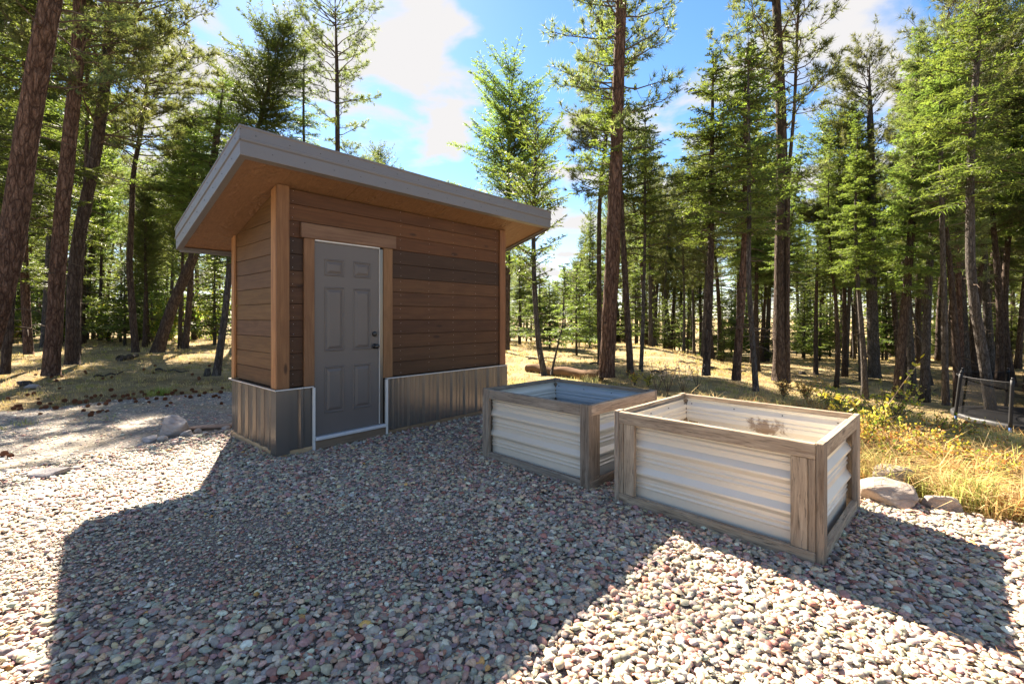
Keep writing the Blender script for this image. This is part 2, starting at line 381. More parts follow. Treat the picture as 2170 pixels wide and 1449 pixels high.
# ------------------------------------------------------------------ terrain
def sst(x): x = np.clip(x, 0, 1); return x * x * (3 - 2 * x)
def wav(x, y, k=1.0):
    return (np.sin(x * 1.3 * k + 1.1 + 1.7 * np.sin(y * .7 * k)) + np.sin(y * 1.7 * k + 2.3 + 1.3 * np.sin(x * .9 * k + 2)) + .5 * np.sin((x + y) * 3.1 * k + np.sin(x * 2.3 * k))) / 2.5
def hgt(x, y):
    x = np.asarray(x, float); y = np.asarray(y, float)
    out = sst((np.hypot(x * .75 - .3, y - 3.2) - 4.2) / 3)
    h = -1.22 * sst((x - 3.2 - .12 * y) / 7.0) * sst((y - 1.5) / 3)
    h = h + out * (.05 * wav(x, y, .55) + .018 * wav(x, y, 2.2))
    h = h + .22 * sst((-x - 6 + .0 * y) / 5) * sst((y - 7.5) / 4)
    h = h - .9 * sst((y - 22) / 25)
    return h
def ray(px, py, far=60):
    """where the sight line through a photo pixel meets the ground"""
    dx, dz = (px - CX) / F, (HY - py) / F
    lo = 1.0
    for Y in np.arange(1.0, far, .05):
        if EYE + dz * Y < float(hgt(dx * Y, Y)): return Vector((dx * Y, Y, float(hgt(dx * Y, Y))))
    return Vector((dx * far, far, float(hgt(dx * far, far))))
def at(px, Y, z=None, off=0):
    X = (px - CX) / F * Y
    return Vector((X, Y, float(hgt(X, Y)) + off if z is None else z))
def axis_pts(lo, a, b, hi, step, grow=1.18):
    v = list(np.arange(a, b, step)); s = step; x = b
    while x < hi: v.append(x); s *= grow; x += s
    s = step * grow; x = a - s; pre = []
    while x > lo: pre.append(x); s *= grow; x -= s
    return np.array(pre[::-1] + v)
gx = axis_pts(-900, -14, 16, 900, .3); gy = axis_pts(-200, -1, 30, 1500, .3)
GX, GY = np.meshgrid(gx, gy); GZ = hgt(GX, GY) - .02
V = np.stack([GX, GY, GZ], -1).reshape(-1, 3); nx = len(gx); T = []
ii, jj = np.meshgrid(np.arange(nx - 1), np.arange(len(gy) - 1)); a = (jj * nx + ii).ravel()
T = np.concatenate([np.stack([a, a + 1, a + nx + 1], 1), np.stack([a, a + nx + 1, a + nx], 1)])
tag(link('ground', npmesh('ground', V, T, smooth=True), M['ground']), kind='structure')

def inpoly(x, y, poly):
    r = np.zeros(np.shape(x), bool); n = len(poly)
    for i in range(n):
        (x1, y1), (x2, y2) = poly[i], poly[(i + 1) % n]
        c = ((y1 > y) != (y2 > y)) & (x < (x2 - x1) * (y - y1) / (y2 - y1 + 1e-12) + x1); r ^= c
    return r
def sheet(name, poly, step, lift, mat, dome=0):
    px = [p[0] for p in poly]; py = [p[1] for p in poly]
    xs = np.arange(min(px) - step, max(px) + step, step); ys = np.arange(min(py) - step, max(py) + step, step)
    X, Y = np.meshgrid(xs, ys); X = X + wav(X * 3, Y * 3) * step * .3; Y = Y + wav(Y * 3 + 5, X * 3) * step * .3
    V = np.stack([X, Y, hgt(X, Y) + lift], -1).reshape(-1, 3); n = len(xs)
    i, j = np.meshgrid(np.arange(n - 1), np.arange(len(ys) - 1)); a = (j * n + i).ravel()
    cxx = (X[:-1, :-1] + X[1:, 1:]).ravel() / 2; cyy = (Y[:-1, :-1] + Y[1:, 1:]).ravel() / 2
    w = .12 * wav(cxx * 4, cyy * 4)
    k = inpoly(cxx + w, cyy + w * .7, poly); a = a[k]
    T = np.concatenate([np.stack([a, a + 1, a + n + 1], 1), np.stack([a, a + n + 1, a + n], 1)])
    u, inv = np.unique(T, return_inverse=True)
    return tag(link(name, npmesh(name, V[u], inv.reshape(T.shape), smooth=True), mat), kind='structure')
DRIVE = [(-14, -1.5), (-8.5, .5), (-4.4, 3.7), (-3.2, 5.3), (-2.7, 6.4), (-2.0, 8.2), (-1.6, 9.8), (-3.0, 10.6), (-4.9, 9.4), (-6.2, 7.9), (-7.6, 6.7), (-10, 5.0), (-16, 1.0)]
ISLE = [(-9.2, 3.9), (-5.6, 6.1), (-5.0, 6.9), (-6.0, 6.6), (-8.8, 5.0)]
PAD = [(-9.0, -2), (-8.0, .2), (-4.7, 3.85), (-3.7, 5.4), (-3.2, 6.2), (-2.0, 7.6), (-.3, 8.4), (.4, 7.6), (.9, 6.3), (2.0, 5.2), (2.75, 4.1), (3.3, 3.15), (4.6, 2.7), (6.5, 1.2), (8, -2)]
sheet('driveway', DRIVE, .12, .004, M['drive'])
sheet('gravel_pad', PAD, .12, .012, M['pad'])

# ------------------------------------------------------------------ river gravel: real stones, too many to count
def ico(sub):
    bm = bmesh.new(); bmesh.ops.create_icosphere(bm, subdivisions=sub, radius=1)
    V = np.array([v.co[:] for v in bm.verts]); T = np.array([[v.index for v in f.verts] for f in bm.faces]); bm.free(); return V, T
PAL = np.array([(.25, .255, .205), (.215, .215, .205), (.29, .28, .24), (.24, .16, .155), (.23, .11, .09), (.37, .31, .215), (.50, .44, .36), (.37, .25, .205), (.13, .12, .115), (.27, .27, .20), (.33, .28, .25), (.44, .25, .09), (.19, .155, .165)])
PAL = PAL.mean(1, keepdims=True) + (PAL - PAL.mean(1, keepdims=True)) * 1.05
PW = np.array([.13, .13, .11, .10, .06, .10, .07, .09, .06, .06, .07, .003, .05]); PW = PW / PW.sum()
def stones(name, n, region, sub, size, zc, cut=-.2, layers=.016, mat='pebble', size_fn=None, keep=None, pal=PAL, pw=PW, seed=3, bright=1.0):
    g = np.random.default_rng(seed); V0, T0 = ico(sub); var = []
    for k in range(40):
        v = V0 * 1.0
        for _ in range(g.integers(3, 9)):
            d = g.normal(size=3); d /= np.linalg.norm(d); c = g.uniform(.45, .85); s = v @ d - c; v = v - np.where(s > 0, s, 0)[:, None] * d
        v = v * (1 + .06 * g.normal(size=(len(v), 1))); var.append(v)
    var = np.array(var); ck = V0[T0].mean(1)[:, 2] > cut; T1 = T0[ck]
    used, inv = np.unique(T1, return_inverse=True); T1 = inv.reshape(T1.shape); var = var[:, used]
    x0, x1, y0, y1 = region
    xy = np.stack([g.uniform(x0, x1, n * 3), g.uniform(y0, y1, n * 3)], 1)
    k = keep(xy[:, 0], xy[:, 1]); xy = xy[k][:n]; n = len(xy)
    a = np.minimum(g.lognormal(np.log(size), .40, n), size * 1.9); 
    if size_fn is not None: a = a * size_fn(xy[:, 0], xy[:, 1])
    b = a * g.uniform(.55, .95, n); c = a * g.uniform(.3, .68, n)
    yaw = g.uniform(0, 2 * np.pi, n); ti = g.normal(0, .26, n); ta = g.uniform(0, 2 * np.pi, n)
    P = var[g.integers(0, 40, n)] * np.stack([a, b, c], 1)[:, None, :]
    cs, sn = np.cos(yaw)[:, None], np.sin(yaw)[:, None]
    P = np.stack([P[..., 0] * cs - P[..., 1] * sn, P[..., 0] * sn + P[..., 1] * cs, P[..., 2]], -1)
    ax = np.stack([np.cos(ta), np.sin(ta), np.zeros(n)], 1)[:, None, :]; ct, st = np.cos(ti)[:, None, None], np.sin(ti)[:, None, None]
    P = P * ct + np.cross(np.broadcast_to(ax, P.shape), P) * st + ax * (P * ax).sum(-1, keepdims=True) * (1 - ct)
    z = hgt(xy[:, 0], xy[:, 1]) + zc + g.uniform(0, 1, n) * layers + .006 * wav(xy[:, 0], xy[:, 1], 4)
    P = P + np.stack([xy[:, 0], xy[:, 1], z], 1)[:, None, :]
    T = (T1[None] + (np.arange(n) * P.shape[1])[:, None, None]).reshape(-1, 3)
    col = pal[g.choice(len(pal), n, p=pw)] * g.uniform(.78, 1.3, (n, 1)) * (1 + .05 * g.normal(size=(n, 3))) * bright * np.array([1.66, 1.50, 1.34])
    col = np.repeat(col, P.shape[1], 0)
    me = npmesh(name, P.reshape(-1, 3), T, np.clip(col, .01, .8), smooth=True)
    return link(name, me, M[mat])
# footprints that keep stones out of walls
TH = R(47.96); AX_, AY_ = -2.31, 4.57; pd = np.array([math.cos(TH), math.sin(TH)]); qd = np.array([-math.sin(TH), math.cos(TH)])
SL, SW = 3.244, 1.317
T45 = R(45)
P2 = np.array([1.72, 2.543]); P1 = np.array([.611, 3.664]); e1 = np.array([math.cos(T45), math.sin(T45)]); e2 = np.array([-math.sin(T45), math.cos(T45)])
def infoot(x, y, o, u, v, lu, lv, m=0):
    a = (x - o[0]) * u[0] + (y - o[1]) * u[1]; b = (x - o[0]) * v[0] + (y - o[1]) * v[1]
    return (a > m) & (a < lu - m) & (b > m) & (b < lv - m)
def clear(x, y):
    return ~(infoot(x, y, (AX_, AY_), pd, qd, SL, SW, .0) | infoot(x, y, P2, e1, e2, 1.16, 1.34, .03) | infoot(x, y, P1, e1, e2, 1.12, 1.28, .03))
def thin(x, y):   # a worn patch of finer grit in the pad
    return np.clip(.62 + .5 * sst((np.hypot((x + 1.55) / 1.5, (y - 2.75) / .55) - .5) / 1.0) + .10 * wav(x, y, 1.3), .5, 1.12)
inpad = lambda x, y: inpoly(x, y, PAD)
view = lambda x, y, m: (np.abs(x) < 1.14 * np.abs(y) + m)
near = lambda x, y: inpad(x, y) & clear(x, y) & view(x, y, .3) & (y < 3.0)
mid = lambda x, y: inpad(x, y) & clear(x, y) & view(x, y, .5) & (y >= 3.0) & (y < 5.0)
farr = lambda x, y: inpad(x, y) & clear(x, y) & view(x, y, .8) & (y >= 5.0)
tag(stones('gravel', 27000, (-3.8, 3.8, 1.35, 3.0), 2, .0146, .012, .0, .020, size_fn=thin, keep=near, seed=3), 'mixed river pebbles covering the near part of the pad', kind='stuff', cat='gravel')
tag(stones('gravel', 32000, (-6.2, 6.2, 3.0, 5.0), 1, .0158, .010, -.1, .018, size_fn=thin, keep=mid, seed=4), 'mixed river pebbles covering the middle of the pad around planters', kind='stuff', cat='gravel')
tag(stones('gravel', 16000, (-6.5, 7.0, 5.0, 8.6), 1, .022, .008, .0, .016, keep=farr, seed=5), 'mixed river pebbles at the far edge of the pad beside the shed', kind='stuff', cat='gravel')
tag(stones('grit', 6000, (-3.2, .4, 1.6, 3.9), 1, .008, .016, .0, .006, keep=lambda x, y: inpad(x, y) & clear(x, y) & (thin(x, y) < .92), seed=6), 'fine grit in the worn patch of the gravel pad', kind='stuff', cat='grit')
tag(stones('loose_stones', 10000, (-12, 0, 2.0, 10.6), 1, .015, .002, -.1, .006, keep=lambda x, y: inpoly(x, y, DRIVE) & (rng.random(x.shape) < 1.2 - y * .06), seed=8, bright=1.1), 'small loose stones scattered over the driveway', kind='stuff', cat='stones')

# ------------------------------------------------------------------ the shed
shed = empty('shed', (AX_, AY_, 0), TH, label='small brown board-sided shed with grey door, metal skirt and single slope roof', cat='shed')
ZT, SS, OF, OL, RR, RP, HF = 2.707, .281, .389, .467, .438, .664, .224
ZS = .686
BH = .1685
core = prism('wall_core', [(.04, .02), (SW - .04, .02), (SW - .04, ZT - SS * (SW - .04) - .01), (.04, ZT - SS * .04 - .01)], .04, SL - .04, 0, M['core'], shed, bev=0)
# carve nothing out of the core: the door stands just in front of it
tones0 = [(.115, .066, .036), (.082, .046, .026), (.135, .078, .042), (.095, .052, .029), (.125, .068, .035), (.075, .044, .027), (.11, .06, .033), (.14, .082, .045)]
tones = [(r * 1.1, g_ * .95, b_ * .8) for r, g_, b_ in tones0]
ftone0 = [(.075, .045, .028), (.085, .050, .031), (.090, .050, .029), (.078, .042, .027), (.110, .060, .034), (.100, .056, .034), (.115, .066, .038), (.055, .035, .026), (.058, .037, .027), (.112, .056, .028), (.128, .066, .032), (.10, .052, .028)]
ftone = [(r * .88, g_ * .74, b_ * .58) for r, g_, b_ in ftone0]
# left wall boards (plane x = 0), clipped under the sloping soffit
for i in range(12):
    z0 = ZS + .012 + i * BH; z1 = z0 + BH - .004
    y0, y1 = .03, SW - .03
    zt = lambda y: ZT - SS * y - .006
    pts = [(y0, z0)]
    ye = min(y1, (ZT - .006 - z0) / SS)
    if ye <= y0 + .05: continue
    pts.append((ye, z0))
    if zt(y1) < z1:
        if zt(y1) > z0: pts.append((y1, zt(y1)))
        yt = (ZT - .006 - z1) / SS
        if yt > y0: pts += [(yt, z1), (y0, z1)]
        else: pts.append((y0, zt(y0)))
    else: pts += [(y1, z1), (y0, z1)]
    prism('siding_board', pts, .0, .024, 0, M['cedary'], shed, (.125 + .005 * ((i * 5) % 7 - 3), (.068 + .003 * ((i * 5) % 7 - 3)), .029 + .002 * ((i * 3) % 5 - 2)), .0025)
# right wall and rear wall boards (seen only from a step aside)
for i in range(12):
    z0 = ZS + .012 + i * BH; z1 = z0 + BH - .004
    ye = (ZT - .006 - z1) / SS
    if ye < .1: continue
    box('siding_board', SL - .024, SL, .03, min(ye, SW - .03), z0, z1, M['cedary'], shed, tones[(i + 3) % 8])
    if z1 < ZT - SS * SW - .01: box('siding_board', .03, SL - .03, SW - .024, SW, z0, z1, M['cedarx'], shed, tones[(i + 5) % 8])
# front boards (plane y = 0), cut by the door opening
D0, D1 = .322, 1.205
for i in range(12):
    z0 = ZS + .012 + i * BH; z1 = min(z0 + BH - .004, ZT - .012)
    if z1 - z0 < .03: continue
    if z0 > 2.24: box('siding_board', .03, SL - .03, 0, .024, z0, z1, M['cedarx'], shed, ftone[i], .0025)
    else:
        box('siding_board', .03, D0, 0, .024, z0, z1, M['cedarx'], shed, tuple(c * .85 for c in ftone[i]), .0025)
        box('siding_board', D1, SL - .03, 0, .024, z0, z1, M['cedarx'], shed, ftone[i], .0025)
# corner boards
TR = (.30, .15, .07)
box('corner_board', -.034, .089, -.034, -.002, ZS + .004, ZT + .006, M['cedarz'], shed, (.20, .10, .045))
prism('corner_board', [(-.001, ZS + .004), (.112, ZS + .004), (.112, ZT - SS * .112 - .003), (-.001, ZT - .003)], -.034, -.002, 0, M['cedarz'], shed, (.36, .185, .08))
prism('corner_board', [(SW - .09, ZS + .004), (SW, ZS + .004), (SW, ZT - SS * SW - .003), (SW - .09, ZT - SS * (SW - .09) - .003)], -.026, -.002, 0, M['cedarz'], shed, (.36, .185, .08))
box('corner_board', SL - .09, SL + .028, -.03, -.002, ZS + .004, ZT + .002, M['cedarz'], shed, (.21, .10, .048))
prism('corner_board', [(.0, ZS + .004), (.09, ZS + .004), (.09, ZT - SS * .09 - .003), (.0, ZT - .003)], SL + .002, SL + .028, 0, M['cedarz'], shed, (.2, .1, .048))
# nail heads, two columns of dots per stud
nails = Acc(); iv, it = ico(1)
def dot(a, x, y, z, r, sx=1, sy=1): a.add(iv * np.array([r * sx, r * sy, r]) + np.array([x, y, z]), it, .5)
for i in range(12):
    z0 = ZS + .012 + i * BH
    for p in (.135, 1.42, 1.85, 2.26, 2.67, 3.08):
        if z0 > 2.3 or p < D0 or p > 1.35:
            for dz in (.03, .13):
                if z0 + dz < ZT - .02: dot(nails, p + random.uniform(-.006, .006), -.001, z0 + dz, .0035, 1, .5)
tag(link('nail_heads', nails.mesh('nail_heads', True), M['screw'], shed), kind='stuff')
# metal skirt
def rib_profile(L_, start, major=.229, mh=.027):
    pts = [(0, 0)]; x = start
    while x < L_ - .06:
        pts += [(x - .034, 0), (x - .014, mh), (x + .014, mh), (x + .034, 0)]
        for k in (.083, .145):
            if x + k + .02 < L_: pts += [(x + k - .014, 0), (x + k - .006, .004), (x + k + .006, .004), (x + k + .014, 0)]
        x += major
    pts.append((L_, 0)); return pts
YS = -.020
def skirt(o, d, out, L_, start, z0, z1):
    o = Vector(o); d = Vector(d); out = Vector(out)
    return strip('metal_skirt', [o + d * a + out * b + Vector((0, 0, z0)) for a, b in rib_profile(L_, start)], (0, 0, z1 - z0), M['skirt'], shed)
skirt((.012, YS, 0), (1, 0, 0), (0, -1, 0), .31 - .012, .195, .07, ZS - .012)
skirt((1.235, YS, 0), (1, 0, 0), (0, -1, 0), SL - 1.235, .07, .07, ZS - .012)
skirt((YS, .012, 0), (0, 1, 0), (-1, 0, 0), SW - .012, .12, .075, ZS - .012)
skirt((SL - YS, .012, 0), (0, 1, 0), (1, 0, 0), SW - .012, .12, .05, ZS - .012)
skirt((.012, SW - YS, 0), (1, 0, 0), (0, 1, 0), SL - .012, .12, .05, ZS - .012)
# corner flashing
for (sx, xx, yy, sy) in ((1, 0, 0, 1), (-1, SL, 0, 1)):
    strip('corner_flashing', [(xx + sx * .085, yy - .046, .04), (xx - sx * .046, yy - .046, .04), (xx - sx * .046, yy + .085, .04)], (0, 0, ZS - .055), M['skirt'], shed, thick=.002)
# base plank, white cap flashing, trims at the doorway
BW = (.46, .33, .20)
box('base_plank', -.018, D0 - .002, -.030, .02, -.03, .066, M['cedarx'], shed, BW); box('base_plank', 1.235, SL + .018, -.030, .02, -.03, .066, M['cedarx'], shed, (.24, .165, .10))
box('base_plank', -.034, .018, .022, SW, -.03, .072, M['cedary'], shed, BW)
def cap(x0, x1, y0, y1):
    box('cap_flashing', x0, x1, y0, y1, ZS - .010, ZS + .002, M['white'], shed, None, .002)
    box('flashing_top', x0 + .002, x1 - .002, y0 + .004, y1, ZS + .0025, ZS + .0038, M['skirt'], shed, None, 0)
cap(-.055, .325, -.055, -.002); cap(1.20, SL + .055, -.055, -.002); cap(-.055, -.002, .0, SW + .02)
box('white_trim', .318, .344, -.052, -.020, -.02, ZS - .0145, M['white'], shed, None, .002)
box('white_trim', 1.186, 1.214, -.052, -.020, -.02, ZS - .0145, M['white'], shed, None, .002)
box('white_trim', 1.2145, 1.236, -.046, -.030, -.01, .022, M['white'], shed, None, .002)
# doorway: casing, header, jambs, threshold, step board
door_frame = box('door_casing', .237, .345, -.030, -.002, ZS + .004, 2.216, M['cedarz'], shed, (.19, .10, .05))
box('door_casing', 1.166, 1.288, -.030, -.002, ZS + .004, 2.216, M['cedarz'], shed, (.21, .115, .055))
box('door_header', .205, 1.333, -.042, -.002, 2.2175, 2.372, M['cedarx'], shed, (.17, .10, .062), .006)
box('door_jamb', 1.1165, 1.1195, -.024, .03, .16, 2.196, M['white'], shed, None, 0)
box('door_jamb', .3455, .352, -.020, .03, .16, 2.196, M['door'], shed, None, 0)
box('door_jamb', .353, 1.118, -.026, .03, 2.2, 2.2145, M['white'], shed, None, 0)
box('door_jamb', 1.121, 1.1655, -.018, .03, .15, 2.196, M['skirt'], shed, None, .001)
box('threshold', .346, 1.185, -.062, .03, .118, .152, M['alu'], shed, None, .004)
box('step_board', .345, 1.186, -.048, .02, -.03, .116, M['cedarx'], shed, (.17, .125, .09), .005)
def make_door():
    x0, x1, z0, z1 = .353, 1.1155, .156, 2.198
    d = box('door', x0, x1, -.006, .036, z0, z1, M['door'], shed, None, .002)
    w = x1 - x0; cols = [(x0 + .105 * w / .765, x0 + .335 * w / .765), (x0 + .435 * w / .765, x0 + .665 * w / .765)]
    rows = [(.37 - .02, .77), (.93, 1.58), (1.70, 1.865 + .04)]
    rows = [(z0 + .22, z0 + .72), (z0 + .88, z0 + 1.57), (z0 + 1.69, z0 + 1.87)]
    for (a, b) in cols:
        for (c, e) in rows:
            bm = bmesh.new()
            rings = [(0, 0), (.007, .009), (.014, .009), (.022, -.0005), (.028, -.0005), (.056, .011)]
            prev = None
            for (ins, out) in rings:
                r = [bm.verts.new((px, -.0062 - out, pz)) for px, pz in ((a + ins, c + ins), (b - ins, c + ins), (b - ins, e - ins), (a + ins, e - ins))]
                if prev:
                    for i in range(4): j = (i + 1) % 4; bm.faces.new((prev[i], prev[j], r[j], r[i]))
                prev = r
            bm.faces.new(prev)
            me = bpy.data.meshes.new('door_panel'); bm.to_mesh(me); bm.free(); link('door_panel', me, M['door'], d)
    def turned(name, z, prof):
        bm = bmesh.new(); n = 24; prev = None
        for (yy, r) in prof:
            rr = [bm.verts.new((1.060 + r * math.cos(k * 2 * math.pi / n), -.006 - yy, z + r * math.sin(k * 2 * math.pi / n))) for k in range(n)]
            if prev:
                for k in range(n): bm.faces.new((prev[k], prev[(k + 1) % n], rr[(k + 1) % n], rr[k]))
            prev = rr
        bm.faces.new(prev); me = bpy.data.meshes.new(name); bm.to_mesh(me); bm.free(); link(name, me, M['black'], d, smooth=True)
    turned('deadbolt', 1.210, [(0, .031), (.012, .031), (.018, .027), (.021, .02), (.022, 0.001)])
    turned('door_knob', 1.068, [(0, .031), (.006, .031), (.010, .014), (.030, .013), (.036, .022), (.046, .029), (.058, .030), (.068, .024), (.072, .01), (.0725, .001)])
make_door()
# roof
roof = empty('roof', (0, 0, 0)); roof.parent = shed
def rz(b): return ZT - SS * b
A0, A1, B0, B1 = -OL, SL + RP, -OF, SW + RR
sh = lambda v: Vector((v.x, v.y, v.z + rz(v.y)))
box('soffit_panel', A0 + .02, .70, B0 + .02, B1 - .02, .002, .014, M['soffit'], roof, None, .001, sh)
box('soffit_panel', .704, 1.92, B0 + .02, B1 - .02, .002, .014, M['soffit'], roof, None, .001, sh)
box('soffit_panel', 1.924, 3.14, B0 + .02, B1 - .02, .002, .014, M['soffit'], roof, None, .001, sh)
box('soffit_panel', 3.144, A1 - .02, B0 + .02, B1 - .02, .002, .014, M['soffit'], roof, None, .001, sh)
box('roof_deck', A0 + .02, A1 - .02, B0 + .02, B1 - .02, .02, .19, M['core'], roof, None, 0, sh)
def roofsheet():
    pts = []; x = A0 - .02; x_end = A1 + .02
    prof = [(a, .205 + b) for a, b in rib_profile(x_end - x, .15, .229, .02)]
    bm = bmesh.new(); y0, y1 = B0 - .03, B1 + .04
    a = [bm.verts.new((x + p, y0, q + rz(y0))) for p, q in prof]; b = [bm.verts.new((x + p, y1, q + rz(y1))) for p, q in prof]
    for i in range(len(prof) - 1): bm.faces.new((a[i], a[i + 1], b[i + 1], b[i]))
    me = bpy.data.meshes.new('roof_sheet'); bm.to_mesh(me); bm.free()
    return link('roof_sheet', me, M['roof'], roof)
PROF = [(-.055, -.012), (-.055, -.016), (.004, -.018), (.005, -.014), (.006, .098), (.016, .108), (.017, .122), (.010, .130), (.010, .214), (.016, .222), (.016, .236), (-.04, .240)]
rs = box('roof_sheet', A0 + .0, A1 - .0, B0 + .0, B1 - .0, .192, .232, M['roof'], roof, None, 0, sh)
corners = [(A0, B0, -1, -1), (A1, B0, 1, -1), (A1, B1, 1, 1), (A0, B1, -1, 1)]
for k in range(4):
    bm = bmesh.new(); c0, c1 = corners[k], corners[(k + 1) % 4]; prev = None
    for (o_, t_) in PROF:
        seg = []
        for c in (c0, c1):
            drop = .0
            x, y = c[0] + c[2] * o_, c[1] + c[3] * o_
            seg.append(bm.verts.new((x, y, rz(y) + t_ - drop)))
        if prev: bm.faces.new((prev[0], prev[1], seg[1], seg[0]))
        prev = seg
    me = bpy.data.meshes.new('fascia'); bm.to_mesh(me); bm.free(); link('fascia', me, M['fascia'], roof)
# rear and side lips that hang under the soffit edge
box('soffit_lip', A0 + .03, A1 - .03, B1 - .012, B1 + .002, -.045, -.019, M['fascia'], roof, None, .001, sh)
box('soffit_lip', A1 - .012, A1 + .002, B0 + .03, B1 - .03, -.040, -.019, M['fascia'], roof, None, .001, sh)
sc = Acc()
for i in range(15):
    a = A0 + .12 + i * .29
    if a < A1: dot(sc, a, B0 - .012, rz(B0) + .172 + random.uniform(-.004, .004), .0055, 1, .6); dot(sc, a + .14, B0 - .008, rz(B0) + .045, .0055, 1, .6)
for i in range(8):
    b = B0 + .1 + i * .27
    dot(sc, A0 - .012, b, rz(b) + .172, .0055, .6, 1); dot(sc, A0 - .008, b + .1, rz(b + .1) + .045, .0055, .6, 1)
dot(sc, A0 - .004, B0 - .017, rz(B0) + .2, .005); dot(sc, A0 - .004, B0 - .017, rz(B0) + .115, .005)
tag(link('screw_heads', sc.mesh('screw_heads', True), M['darkscrew'], roof), kind='stuff')

# ------------------------------------------------------------------ planters
def planter(org, ang, LX, LY, H, mat_panel, label, cols, inner=None, back=None):
    """faces y=0 and y=LY have full-height posts with rails between; faces x=0 and x=LX have long rails over short boards"""
    pl = empty('raised_planter', (org[0], org[1], 0), ang, label=label, cat='planter')
    t, w = .038, .089
    def c(): 
        k = random.choice(cols); f = random.uniform(.85, 1.15); return tuple(v * f for v in k)
    for y0, s in ((0, 1), (LY, -1)):
        ya, yb = (y0, y0 + t) if s > 0 else (y0 - t, y0)
        for xa, xb in ((0, w), (LX - w, LX)):
            box('post_board', xa, xb, ya, yb, -.01, H + .004 + random.uniform(0, .004), M['greyz'], pl, c(), .004)
        e = .004 * s
        box('top_rail', w + .002, LX - w - .002, ya + e, yb + e, H - w, H, M['greyx'], pl, c(), .004)
        box('bottom_rail', w + .002, LX - w - .002, ya + e, yb + e, .0, w + random.uniform(-.004, .004), M['greyx'], pl, c(), .004)
        yi = (y0 + .05) if s > 0 else (y0 - .05)
    for x0, s in ((0, 1), (LX, -1)):
        xa, xb = (x0, x0 + t) if s > 0 else (x0 - t, x0)
        box('top_rail', xa, xb, t + .002, LY - t - .002, H - w + .003, H + .002, M['greyy'], pl, c(), .004)
        box('bottom_rail', xa, xb, t + .002, LY - t - .002, -.005, w - .004, M['greyy'], pl, c(), .004)
        for ya, yb in ((t + .002, 2 * t), (2 * t + .003, 2 * t + w), (LY - 2 * t, LY - t - .002), (LY - 2 * t - w, LY - 2 * t - .003)):
            f = .004 if abs(yb - ya) < .05 else .007
            box('corner_board', xa + f * s, xb + (f - .006) * s if s > 0 else xb + f * s, ya, yb, w - .003, H - w + .002, M['greyz'], pl, c(), .003)
    # ribbed steel panels, ribs running along each face
    def prof():
        z0, z1 = .02, H - .03; pts = [(z0, 0)]
        for zc in (.055 + .05, ): pass
        maj = [.27, .465, .655]
        marks = []
        for zc in maj: marks.append((zc, 'M'))
        for zc in maj:
            for k in (-.085, -.118): marks.append((zc + k, 'm'))
        marks.sort()
        for zc, kind in marks:
            if kind == 'M': pts += [(zc - .052, 0), (zc - .020, -.030), (zc - .006, -.030), (zc + .030, 0)]
            else: pts += [(zc - .012, 0), (zc - .004, -.008), (zc + .002, -.008), (zc + .010, 0)]
        pts = [p for p in pts if p[0] < z1]; pts.append((z1, 0)); return pts
    pr = prof(); ins = t + .034
    def panel(nm, fixed, axis, sgn, a0, a1, mat):
        if axis == 'x': path = [Vector((fixed + sgn * b, a0, z)) for z, b in pr]; ext = (0, a1 - a0, 0)
        else: path = [Vector((a0, fixed + sgn * b, z)) for z, b in pr]; ext = (a1 - a0, 0, 0)
        return strip(nm, path, ext, mat, pl, thick=.0012)
    panel('steel_panel', ins, 'x', 1, ins, LY - ins, mat_panel)
    panel('steel_panel', LX - ins, 'x', -1, ins, LY - ins, back or inner or mat_panel)
    panel('steel_panel', ins, 'y', 1, ins, LX - ins, mat_panel)
    panel('steel_panel', LY - ins, 'y', -1, ins, LX - ins, inner or mat_panel)
    s_ = Acc()
    for a in np.linspace(ins + .05, LY - ins - .05, 4): dot(s_, LX - ins - .003, a, H - .07, .006)
    for a in np.linspace(ins + .05, LX - ins - .05, 4): dot(s_, a, LY - ins - .003, H - .07, .006)
    tag(link('screw_heads', s_.mesh('screw_heads', True), M['darkscrew'], pl), kind='stuff')
    # soil left in the bottom
    n = 14; xs = np.linspace(ins, LX - ins, n); ys = np.linspace(ins, LY - ins, n); X, Y = np.meshgrid(xs, ys)
    Z = .06 + .02 * wav(X * 5, Y * 5); V = np.stack([X, Y, Z], -1).reshape(-1, 3); i, j = np.meshgrid(np.arange(n - 1), np.arange(n - 1)); a = (j * n + i).ravel()
    link('soil', npmesh('soil', V, np.concatenate([np.stack([a, a + 1, a + n + 1], 1), np.stack([a, a + n + 1, a + n], 1)]), smooth=True), M['pad'], pl)
    return pl
WG = [(.29, .245, .20), (.26, .225, .19), (.32, .25, .19), (.24, .195, .155)]
WB = [(.35, .275, .20), (.31, .25, .195), (.38, .285, .20), (.29, .225, .165)]
STAIN = (1.16 - .062, .60, .50 * 1.7)
planter(P2, T45, 1.16, 1.34, .693, M['cream'], 'nearer cream ribbed-steel planter box in a brown-grey timber frame', WB, None, stained())
o1 = P1 + e2 * 1.28
planter(o1, T45 - R(90), 1.28, 1.12, .695, M['cream'], 'farther ribbed-steel planter box with painted sky reflection inside, between shed and nearer planter', WG, M['blue'], M['blue'])

